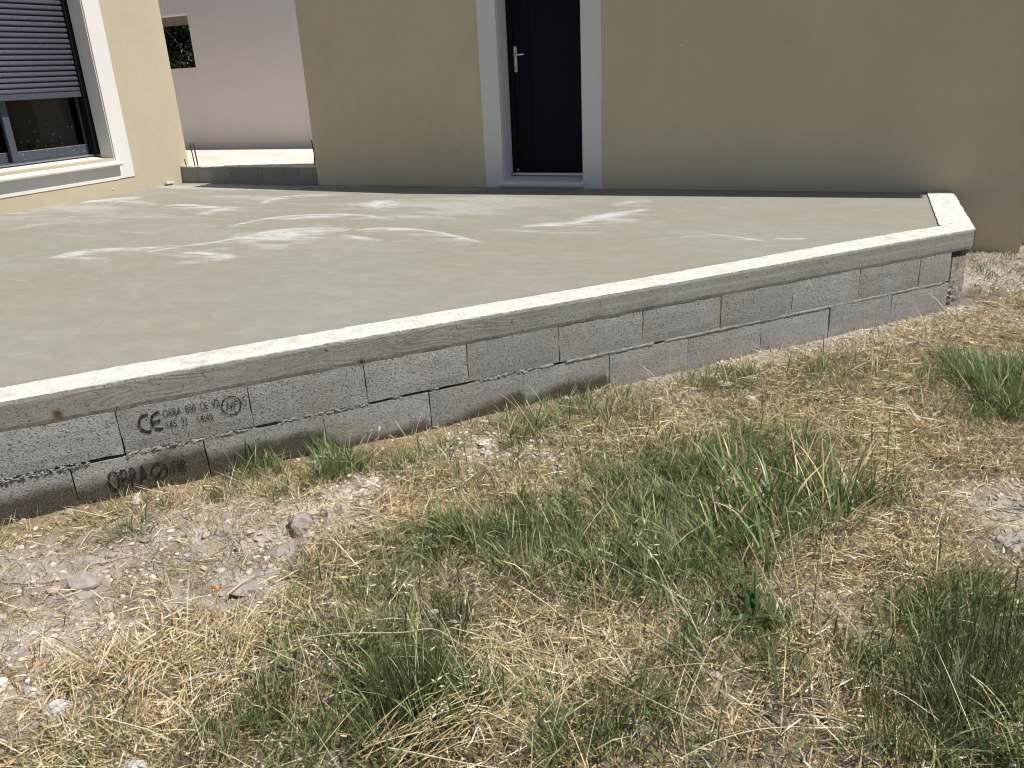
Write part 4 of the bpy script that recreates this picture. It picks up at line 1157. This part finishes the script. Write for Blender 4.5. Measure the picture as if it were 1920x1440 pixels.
# ------------------------------------------------------------------ single plants
RH = Vector((RIGHT.x, RIGHT.y, 0)).normalized(); FH = Vector((FWD.x, FWD.y, 0)).normalized()
def hd(deg):
    """compass heading measured from the picture's right, turning away from the viewer"""
    v = RH*math.cos(math.radians(deg)) + FH*math.sin(math.radians(deg)); return math.atan2(v.y, v.x)
def one_leaf(name, parent, base, head, lean, curl, L, w, col, tip, mat, seg=7, fold=.35, wprof=None):
    """a single folded leaf with a midrib, as its own mesh"""
    pos = Vector(base); ang = lean; V, C, Fq = [], [], []
    h = Vector((math.cos(head), math.sin(head), 0)); sd = Vector((-h.y, h.x, 0)); tw = rnd(.5)
    for i in range(seg+1):
        t = i/seg
        d = h*math.sin(ang) + Vector((0, 0, 1))*math.cos(ang); nr = d.cross(sd)
        s2 = sd*math.cos(tw*t) + nr*math.sin(tw*t)
        ww = w*(wprof(t) if wprof else (min(1, .45+t*2.2)*(1-t**2.2)))
        V += [pos - s2*ww*.5 + nr*ww*fold*.5*-1, pos, pos + s2*ww*.5 - nr*ww*fold*.5]
        c = [col[k]*(1-t)+tip[k]*t for k in range(3)]; C += [c, [q*1.15 for q in c], c]
        pos = pos + d*(L/seg); ang += curl/seg
    for i in range(seg):
        a = 3*i; Fq += [(a, a+1, a+4, a+3), (a+1, a+2, a+5, a+4)]
    return link(name, np_mesh(name, np.array([tuple(v) for v in V]), [np.array(Fq)], mat, np.array(C), True), parent)
def tuft(u, v, n, L, w, label, spread=.05, cols=((.15, .215, .095), (.20, .275, .115)), dry=.12, lean=(.03, .62), name="grass_tuft", zoff=0.0):
    x, y = at(u, v); z = gz(x, y)
    e = empty(name, (x, y, z)); tag(e, label, "grass tuft", "broad leaved grass tufts")
    for k in range(n):
        a = random.uniform(0, 6.28); r = spread*math.sqrt(random.random())
        b = (x+r*math.cos(a), y+r*math.sin(a), z-.01)
        isdry = random.random() < dry
        c = random.choice(cols) if not isdry else random.choice(STRAWS[:3]); q = random.uniform(.85, 1.2)
        t_ = tuple(p_*q*1.2 for p_ in c) if isdry or random.random() < .7 else (.35, .28, .12)
        one_leaf("leaf", e, b, a+rnd(1.2), random.uniform(*lean), random.uniform(.1, 1.1), L*random.uniform(.55, 1.15), w*random.uniform(.6, 1.2), tuple(p_*q for p_ in c), t_, m_straw if isdry else m_green)
    return e
tuft(1575, 965, 46, .36, .0090, "tall broad leaved green tuft with yellowing blades, right of the main turf", .09, dry=.3)
tuft(1445, 990, 34, .32, .0120, "dark green broad leaved tuft with a drooping spike, in the middle of the turf", .075)
tuft(1365, 1020, 38, .25, .0085, "bright green grass tuft at the lower front of the main turf", .08, cols=((.15, .23, .075), (.18, .26, .09)))
tuft(1300, 935, 30, .22, .0075, "loose bright tuft at the left shoulder of the main turf", .10, cols=((.15, .23, .075), (.18, .26, .09)))
tuft(1400, 945, 36, .34, .0125, "tallest broad green tuft, at the back of the main turf", .09, cols=((.11, .175, .065), (.14, .21, .08)), dry=.08)
tuft(1490, 925, 30, .28, .0095, "green tuft between the tallest one and the yellowing one", .08, cols=((.13, .20, .07), (.16, .23, .08)), dry=.18)
tuft(1610, 895, 22, .20, .0075, "thin yellowing tuft just right of the tall broad leaved one", .07, cols=((.17, .20, .08), (.24, .25, .11)), dry=.4)
tuft(1190, 1010, 26, .16, .0055, "fine green tuft in the left middle of the main turf", .10, cols=((.14, .22, .07), (.17, .25, .085)), dry=.08)
tuft(1060, 1000, 24, .13, .0050, "short fine green tuft near the left end of the main turf", .10, cols=((.14, .22, .07), (.17, .25, .085)), dry=.1)
tuft(1440, 1065, 9, .24, .0130, "few very broad upright blades just above the thistle", .02, lean=(.02, .25))
tuft(1885, 745, 44, .27, .0110, "thick dark green tuft at the right picture edge below the wall end", .13, cols=((.10, .165, .06), (.14, .205, .075)), dry=.05)
tuft(1330, 880, 24, .15, .0060, "fine bright green tuft at the far edge of the main turf", .10, cols=((.16, .24, .075), (.13, .21, .065)))
tuft(1400, 703, 34, .13, .0045, "small spiky green tuft growing close to the wall foot", .06, cols=((.15, .18, .06), (.19, .20, .08)), dry=.35)
tuft(648, 868, 26, .10, .0042, "light green tuft hugging the damp blocks", .07, cols=((.14, .18, .06), (.10, .15, .05)), dry=.3)
tuft(232, 1003, 14, .075, .0045, "tiny dark green tuft alone on bare soil near the clay bank", .03)
tuft(590, 900, 22, .06, .0055, "low leafy green clump beside the white gravel", .06, cols=((.06, .11, .04), (.08, .13, .045)), lean=(.5, 1.3))
tuft(540, 950, 20, .055, .0050, "low dark green clump just above the largest rock", .06, cols=((.06, .11, .045), (.08, .13, .05)), lean=(.5, 1.3))
tuft(340, 935, 14, .085, .0032, "wispy dry tuft at the foot of the damp printed block", .05, cols=((.3, .27, .12), (.4, .32, .16)), dry=.5)
tuft(1640, 705, 20, .12, .0045, "thin olive tuft with two dark spikes below the far blocks", .07, cols=((.13, .15, .06), (.2, .19, .09)), dry=.4)
tuft(920, 1310, 16, .10, .0050, "short bluish green tuft beside the straw bundle", .05, cols=((.09, .13, .06), (.11, .15, .07)))

def spikelet(mb, p, d, L, r):
    d = d.normalized(); a = d.cross(Vector((.2, .3, 1))).normalized(); b = d.cross(a); n0 = len(mb.v)
    mb.v.append(tuple(p))
    for (t, rr) in ((.3, 1), (.65, .8)):
        for k in range(5):
            w = 6.283*k/5; mb.v.append(tuple(p + d*L*t + (a*math.cos(w) + b*math.sin(w)*.6)*r*rr))
    mb.v.append(tuple(p + d*L))
    for k in range(5):
        m = (k+1) % 5
        mb.f += [(n0, n0+1+m, n0+1+k), (n0+1+k, n0+1+m, n0+6+m, n0+6+k), (n0+6+k, n0+6+m, n0+11)]
def solid(name, mb, color, mat, parent, var=.15):
    me = mb.mesh(name, mat, False)
    at_ = me.attributes.new("tint", 'FLOAT_COLOR', 'POINT'); q = 1+rnd(var)
    at_.data.foreach_set("color", np.tile(np.array([*(c*q for c in color), 1], np.float32), len(me.vertices)))
    return link(name, me, parent)
def stem_path(x, y, z, head, lean, curl, L, n=8):
    pos = Vector((x, y, z)); ang = lean; out = [pos.copy()]
    for i in range(n):
        pos = pos + Vector((math.cos(head)*math.sin(ang), math.sin(head)*math.sin(ang), math.cos(ang)))*(L/n); ang += curl/n
        out.append(pos.copy())
    return out
DRY, PALE, DKG, OLV = (.58, .47, .26), (.68, .60, .40), (.05, .085, .04), (.16, .17, .07)
def stalks(u, v, specs, label, group, cat="wild grass", name="wild_grass", spread=.05, head=None):
    """clump of stems; spec = (du, dv, heading deg, lean, curl, length, radius, colour, head kind)"""
    x0, y0 = at(u, v); z0 = gz(x0, y0)
    e = empty(name, (x0, y0, z0)); tag(e, label, cat, group)
    for (du, dv, h, ln, cu, L, r, col, kind) in specs:
        x, y = at(u+du, v+dv); pts = stem_path(x, y, gz(x, y)-.01, hd(h), ln, cu, L, 9)
        mb = MB().tube(pts, r, 5, .55); st = solid("stem", mb, col, m_green if col in (DKG, OLV) else m_straw, e)
        d = (pts[-1]-pts[-3]).normalized()
        if kind == 'oat':
            mb = MB()
            for k in range(random.randint(4, 7)):
                p = pts[-1]-d*random.uniform(0, L*.30); dr = (Vector((rnd(1), rnd(1), -.35+rnd(.4))) + d*.6).normalized()
                q = p + dr*random.uniform(.012, .03); mb.tube([p, q], .0004, 3); spikelet(mb, q, (dr+Vector((0, 0, -.8))), random.uniform(.018, .026), .0026)
            solid("seed_head", mb, (.74, .68, .50), m_straw, st)
        elif kind == 'barley':
            mb = MB()
            for k in range(16):
                t = k/16; p = pts[-1] + d*(.045*t); s2 = Vector((rnd(1), rnd(1), rnd(.4))).normalized()
                spikelet(mb, p, d+s2*.5, .012, .0022); mb.tube([p, p+(d+s2*.55).normalized()*.045], .00035, 3, .3)
            solid("seed_head", mb, (.68, .60, .36), m_straw, st)
        elif kind == 'spike':
            mb = MB(); 
            for k in range(22):
                t = k/22; p = pts[-1] + d*(.07*t); s2 = Vector((rnd(1), rnd(1), rnd(.3))).normalized()
                spikelet(mb, p, d+s2*.45, .009, .0018)
            solid("seed_head", mb, col if col != DKG else (.09, .11, .05), m_straw, st)
    for st in [c for c in bpy.data.objects if c.name.startswith('seed_head')]: st['kind'] = 'stuff'
    return e
R_ = random.uniform
stalks(1500, 1190, [(0,0,120,.35,.15,.36,.0016,PALE,'oat'),(10,0,95,.45,.1,.40,.0017,PALE,'oat'),(-6,4,135,.5,.1,.36,.0015,PALE,None),(20,-10,60,.12,-.25,.33,.0014,DKG,'spike'),(5,8,150,.3,.5,.24,.0014,DRY,'oat'),(0,10,20,.9,.2,.18,.0016,DRY,None)],
       "long pale oat stems leaning left across the thistle", "wild oat stems")
stalks(1655, 960, [(0,0,85,.06,.1,.34,.0015,DKG,'spike'),(14,-4,80,.12,.05,.32,.0015,DKG,None),(-25,6,100,.05,.15,.30,.0013,DKG,'spike'),(-60,-30,95,.06,.1,.32,.0013,DKG,None),(30,0,50,.4,.4,.2,.0014,DRY,'oat'),(-10,10,140,.35,.6,.24,.0014,DRY,'oat')],
       "dark thin flowering stems rising behind the yellowing tuft", "wild oat stems")
stalks(1480, 1010, [(0,0,150,.3,.9,.26,.0015,PALE,'spike'),(-30,0,165,.5,.8,.24,.0014,PALE,'oat'),(10,0,40,.55,.2,.26,.0014,OLV,None),(-80,10,150,.45,.5,.25,.0014,DRY,'oat'),(-95,0,120,.3,.3,.26,.0014,DRY,'oat')],
       "arching pale stems with bottle brush spike over the main turf", "wild oat stems")
stalks(1290, 1010, [(0,0,170,.75,.6,.26,.0017,PALE,'oat'),(10,5,190,.8,.5,.22,.0016,PALE,'oat'),(-30,60,160,.6,.3,.22,.0014,DRY,'oat'),(20,-10,20,.9,.6,.22,.0015,PALE,'oat'),(60,-6,10,1.0,.4,.2,.0015,PALE,'oat')],
       "bleached oat heads drooping sideways in the middle of the turf", "wild oat stems")
stalks(1165, 1130, [(-30,0,92,.02,.1,.23,.0013,PALE,None),(0,0,120,.75,.0,.22,.0012,DRY,'oat'),(-120,0,50,.8,.1,.2,.0012,DRY,None),(40,10,70,.4,.1,.2,.0012,DRY,'oat')],
       "single upright pale stem with neighbours at the lower turf edge", "wild oat stems")
stalks(790, 1300, [(0,0,100,.15,.3,.17,.0018,PALE,'barley'),(-12,10,80,.25,.3,.20,.0018,PALE,'barley'),(20,-10,60,.35,.2,.20,.0013,DRY,'oat'),(40,-20,40,.5,.2,.2,.0013,DRY,'oat'),(-20,0,90,.02,.0,.22,.0013,PALE,None),(60,-30,75,.5,.3,.18,.0013,PALE,'oat')],
       "bristly straw coloured barley ears beside the dark rush clump", "wild oat stems")
stalks(860, 1190, [(0,0,92,.03,.05,.22,.0014,DKG,None),(8,4,88,.02,.06,.21,.0014,DKG,'spike'),(-70,-10,80,.12,.1,.25,.0013,DKG,None),(-120,-10,95,.1,.1,.22,.0012,OLV,None),(30,0,110,.3,.3,.2,.0012,DRY,'oat')],
       "pair of dark upright stems left of the bleached straw patch", "wild oat stems")
stalks(700, 1180, [(0,0,95,.05,.1,.20,.0012,PALE,'oat'),(-30,10,130,.6,.2,.2,.0012,DRY,'oat'),(-60,20,150,.7,.2,.22,.0012,DRY,None),(30,0,60,.4,.2,.18,.0012,DRY,'oat'),(-90,30,60,.5,.1,.2,.0012,DRY,'oat')],
       "thin dry oat stems at the left edge of the lower turf", "wild oat stems")
stalks(1800, 1330, [(0,20,80,.05,.12,.40,.0015,OLV,None),(-30,30,85,.08,.12,.42,.0016,DKG,None),(40,-20,90,.02,.03,.34,.0017,DKG,None),(55,-10,92,.03,.05,.33,.0016,DKG,None),(70,-20,95,.02,.06,.32,.0015,DKG,'spike'),(-60,0,120,.3,.2,.30,.0014,DKG,None),(20,0,60,.5,.1,.26,.0014,OLV,None),(-100,-30,110,.25,.2,.28,.0013,OLV,None),(90,0,80,.15,.1,.33,.0014,DKG,None),(-20,40,140,.4,.1,.3,.0014,DKG,None),(10,30,100,.1,.1,.3,.0014,DKG,None)],
       "tall dark green rush stems at the lower right", "rush clumps", "rush", "rush_clump")
stalks(1560, 1400, [(0,0,100,.25,.3,.22,.0018,DRY,None),(-30,0,85,.35,.3,.26,.0017,PALE,'oat'),(20,-40,110,.3,.4,.28,.0016,DRY,'oat'),(-10,-80,95,.3,.2,.3,.0015,PALE,None),(-60,0,150,.9,.4,.26,.0015,PALE,'oat')],
       "broken pale stems standing in the brown straw at the bottom right", "wild oat stems")
stalks(1720, 1010, [(0,0,60,.4,.4,.16,.0014,PALE,'barley'),(-20,0,95,.2,.3,.14,.0014,DRY,'oat'),(60,10,30,.9,.4,.24,.0013,DRY,None),(-40,0,140,.6,.4,.16,.0013,DRY,'oat')],
       "short rust coloured dry stems with white seed heads by the bare soil", "wild oat stems")
stalks(500, 1350, [(0,0,80,.2,.2,.28,.0013,DRY,'oat'),(60,-10,75,.15,.3,.26,.0013,DRY,'oat'),(-60,10,110,.3,.2,.2,.0013,DRY,'oat'),(110,0,120,.3,.2,.24,.0013,PALE,'oat'),(40,40,60,.3,.3,.24,.0012,PALE,None)],
       "yellow oat stems over the green grass at the lower left", "wild oat stems")
stalks(560, 850, [(0,0,70,.35,.2,.11,.0012,PALE,None),(-12,4,60,.45,.1,.10,.0010,DRY,None),(260,-60,95,.1,.2,.1,.0009,DRY,'oat'),(150,-20,85,.2,.2,.1,.0009,DRY,'oat')],
       "few wispy dry stems standing against the damp blocks", "wild oat stems")

# dense clump of fine dark stems at the bottom centre, one more at the lower right
def rush(u, v, n, L, spread, label, cols):
    x0, y0 = at(u, v); e = empty("rush_clump", (x0, y0, gz(x0, y0))); tag(e, label, "rush", "rush clumps")
    a = rng.uniform(0, 6.28, n); r = spread*np.sqrt(rng.random(n)); x, y = x0+r*np.cos(a), y0+r*np.sin(a)*1.3
    c = palette(cols, [1/len(cols)]*len(cols), n)
    b = blades(np.stack((x, y, ground_z(x, y)-.005), -1), a+rng.normal(0, .8, n), rng.uniform(.0, .32, n), rng.uniform(.0, .45, n), L*rng.uniform(.5, 1.1, n), rng.uniform(.0016, .0027, n), c*.9, 3, None, c*1.15)
    make("stems", [b], m_green, 'stuff', e)
DK = [(.075, .11, .045), (.10, .14, .055), (.14, .17, .07), (.23, .23, .11)]
rush(770, 1290, 620, .17, .085, "dense clump of fine dark green stems at the bottom centre", DK)
rush(720, 1370, 260, .12, .07, "shorter dark green clump in front of the dense bottom centre one", DK)
rush(1830, 1260, 420, .20, .13, "fine green stems mixed through the tall rush at lower right", DK)
rush(1700, 1370, 240, .13, .10, "low green clump at the bottom right between brown straw and rush", DK)
rush(850, 1170, 110, .13, .05, "sparse dark stems above the bleached straw patch", DK)

# thistle-like rosette with toothed leaves
def toothed(t):
    return min(1, .25+t*1.6)*(1-t**3)*(1.0 if int(t*9.0) % 2 == 0 else .55)
x0, y0 = at(1415, 1150); z0 = gz(x0, y0)
th = empty("thistle", (x0, y0, z0)); tag(th, "dark green thistle with toothed leaves in the lower middle right", "thistle")
for k, (h, ln, L, w) in enumerate(((90,.35,.14,.036),(40,.7,.13,.042),(150,.8,.14,.038),(-20,1.0,.11,.04),(200,1.0,.12,.037),(250,1.1,.10,.04),(300,1.1,.11,.037),(70,.5,.16,.034),(120,.6,.14,.036),(10,.9,.12,.034),(170,1.15,.13,.032),(330,.9,.10,.036),(105,.2,.17,.03),(60,.9,.12,.034))):
    one_leaf("leaf", th, (x0+rnd(.015), y0+rnd(.015), z0+R_(.0, .05)), hd(h), ln, R_(.3, 1.3), L, w, (.07, .105, .035), (.11, .155, .055), m_green, 18, .3, toothed)
solid("stem", MB().tube(stem_path(x0, y0, z0-.01, hd(90), .1, .1, .17), .003, 6, .6), (.06, .09, .03), m_green, th)
x0, y0 = at(1470, 1165); z0 = gz(x0, y0)
th = empty("broadleaf_weed", (x0, y0, z0)); tag(th, "low weed with smooth grey green leaves right of the thistle", "weed")
for k in range(11):
    one_leaf("leaf", th, (x0+rnd(.02), y0+rnd(.02), z0), hd(k*33+rnd(20)), R_(.5, 1.2), R_(.2, .7), R_(.06, .11), R_(.016, .026), (.06, .09, .045), (.085, .12, .06), m_green, 7, .3)

# long single straws lying or bent over the grass
def straw(label, pts, r=.0016, col=PALE, extra=None):
    P = []
    for (u, v, h) in pts:
        x, y = at(u, v, -.5+h); P.append(Vector((x, y, -.5+h)))
    q = []
    for i in range(len(P)-1):
        p0, p1, p2, p3 = P[max(i-1, 0)], P[i], P[i+1], P[min(i+2, len(P)-1)]
        for k in range(6):
            t = k/6; q.append(.5*((2*p1)+(p2-p0)*t+(2*p0-5*p1+4*p2-p3)*t*t+(3*p1-p0-3*p2+p3)*t**3))
    q.append(P[-1])
    mb = MB().tube(q, r, 6, .6)
    o = solid("straw_stalk", mb, col, m_straw, None, .1)
    tag(o, label, "straw", "long loose straws")
    return o
straw("long bent straw arching over the dark rush clump at bottom centre", [(560,1200,.06),(640,1188,.09),(750,1186,.11),(815,1180,.11),(870,1212,.07),(940,1246,.03)], .0017)
straw("straight pale straw sloping right onto the bleached patch", [(845,1176,.09),(950,1205,.07),(1055,1232,.04)], .0015)
straw("pale straw lying near the bottom edge below the straw bundle", [(728,1402,.05),(800,1416,.05),(880,1432,.04),(960,1445,.03)], .0020)
straw("thin straw with a sharp kink above the dry patch, lower turf", [(968,1112,.02),(1020,1078,.06),(1068,1053,.08),(1110,1092,.05),(1150,1130,.02)], .0012, DRY)
straw("diagonal straw running down to the right at bottom right of centre", [(1125,1265,.06),(1220,1312,.07),(1330,1366,.05)], .0014)
straw("bright straw over the dark grass left of the thistle", [(1198,1168,.07),(1255,1205,.06),(1330,1250,.04)], .0018)
straw("horizontal yellow straw at the bottom, right of the bleached patch", [(1180,1260,.06),(1250,1250,.08),(1340,1246,.08),(1420,1280,.06)], .0015, DRY)
straw("thick straw on bare soil at left, slanting up to the right", [(425,1115,.012),(450,1095,.014),(478,1078,.015)], .0024)
straw("yellow straw lying among litter at the lower left", [(205,1228,.015),(245,1238,.02),(290,1240,.02)], .0034, (.62, .50, .24))
straw("upright broken yellow straw beside the white gravel", [(733,965,.0),(733,940,.03),(729,918,.055)], .0034, (.64, .50, .22))
straw("slanting yellow straw right of the white gravel", [(752,968,.01),(775,942,.03),(797,920,.045)], .0014, DRY)
straw("long thin straw lying across the olive turf below the wall", [(700,884,.05),(780,882,.05),(850,880,.04)], .0011, PALE)
straw("pale curved straw at the far left of the bottom grass", [(1280,1420,.05),(1340,1390,.08),(1420,1368,.08),(1500,1362,.05)], .0016)
straw("reddish brown broken stalk at the bottom left of centre", [(712,1392,.03),(728,1358,.07),(747,1334,.08)], .0024, (.30, .15, .08))
# bundle of bleached stems flattened to the right
x0, y0 = at(700, 1430); sb = empty("straw_bundle", (x0, y0, gz(x0, y0))); tag(sb, "flattened sheaf of bleached stems slanting up right at the bottom", "straw bundle")
for k in range(24):
    t = k/24
    u0, v0 = 690+R_(-40, 110), 1430+R_(-50, 20); u1, v1 = 880+R_(-90, 100), 1310+R_(-55, 75)
    pa, pb = at(u0, v0, -.47), at(u1, v1, -.45)
    a = Vector((*pa, -.49+R_(0, .025))); b = Vector((*pb, -.47+R_(0, .04))); m_ = (a+b)/2 + Vector((rnd(.015), rnd(.015), R_(.0, .025)))
    solid("stem", MB().tube([a, (a+m_)/2+Vector((0, 0, .004)), m_, (m_+b)/2+Vector((0, 0, .004)), b], R_(.0008, .0016), 5, .6), random.choice((PALE, DRY, DRY, (.5, .38, .2), (.4, .3, .16))), m_straw, sb)
mb = MB()
for k in range(26):
    x, y = at(850+R_(-50, 60), 1315+R_(-40, 40), -.45); spikelet(mb, Vector((x, y, -.46+R_(0, .04))), Vector((rnd(1)+.5, rnd(1)+.5, rnd(.4))), R_(.015, .025), .003)
solid("seed_head", mb, (.74, .69, .52), m_straw, sb)['kind'] = 'stuff'
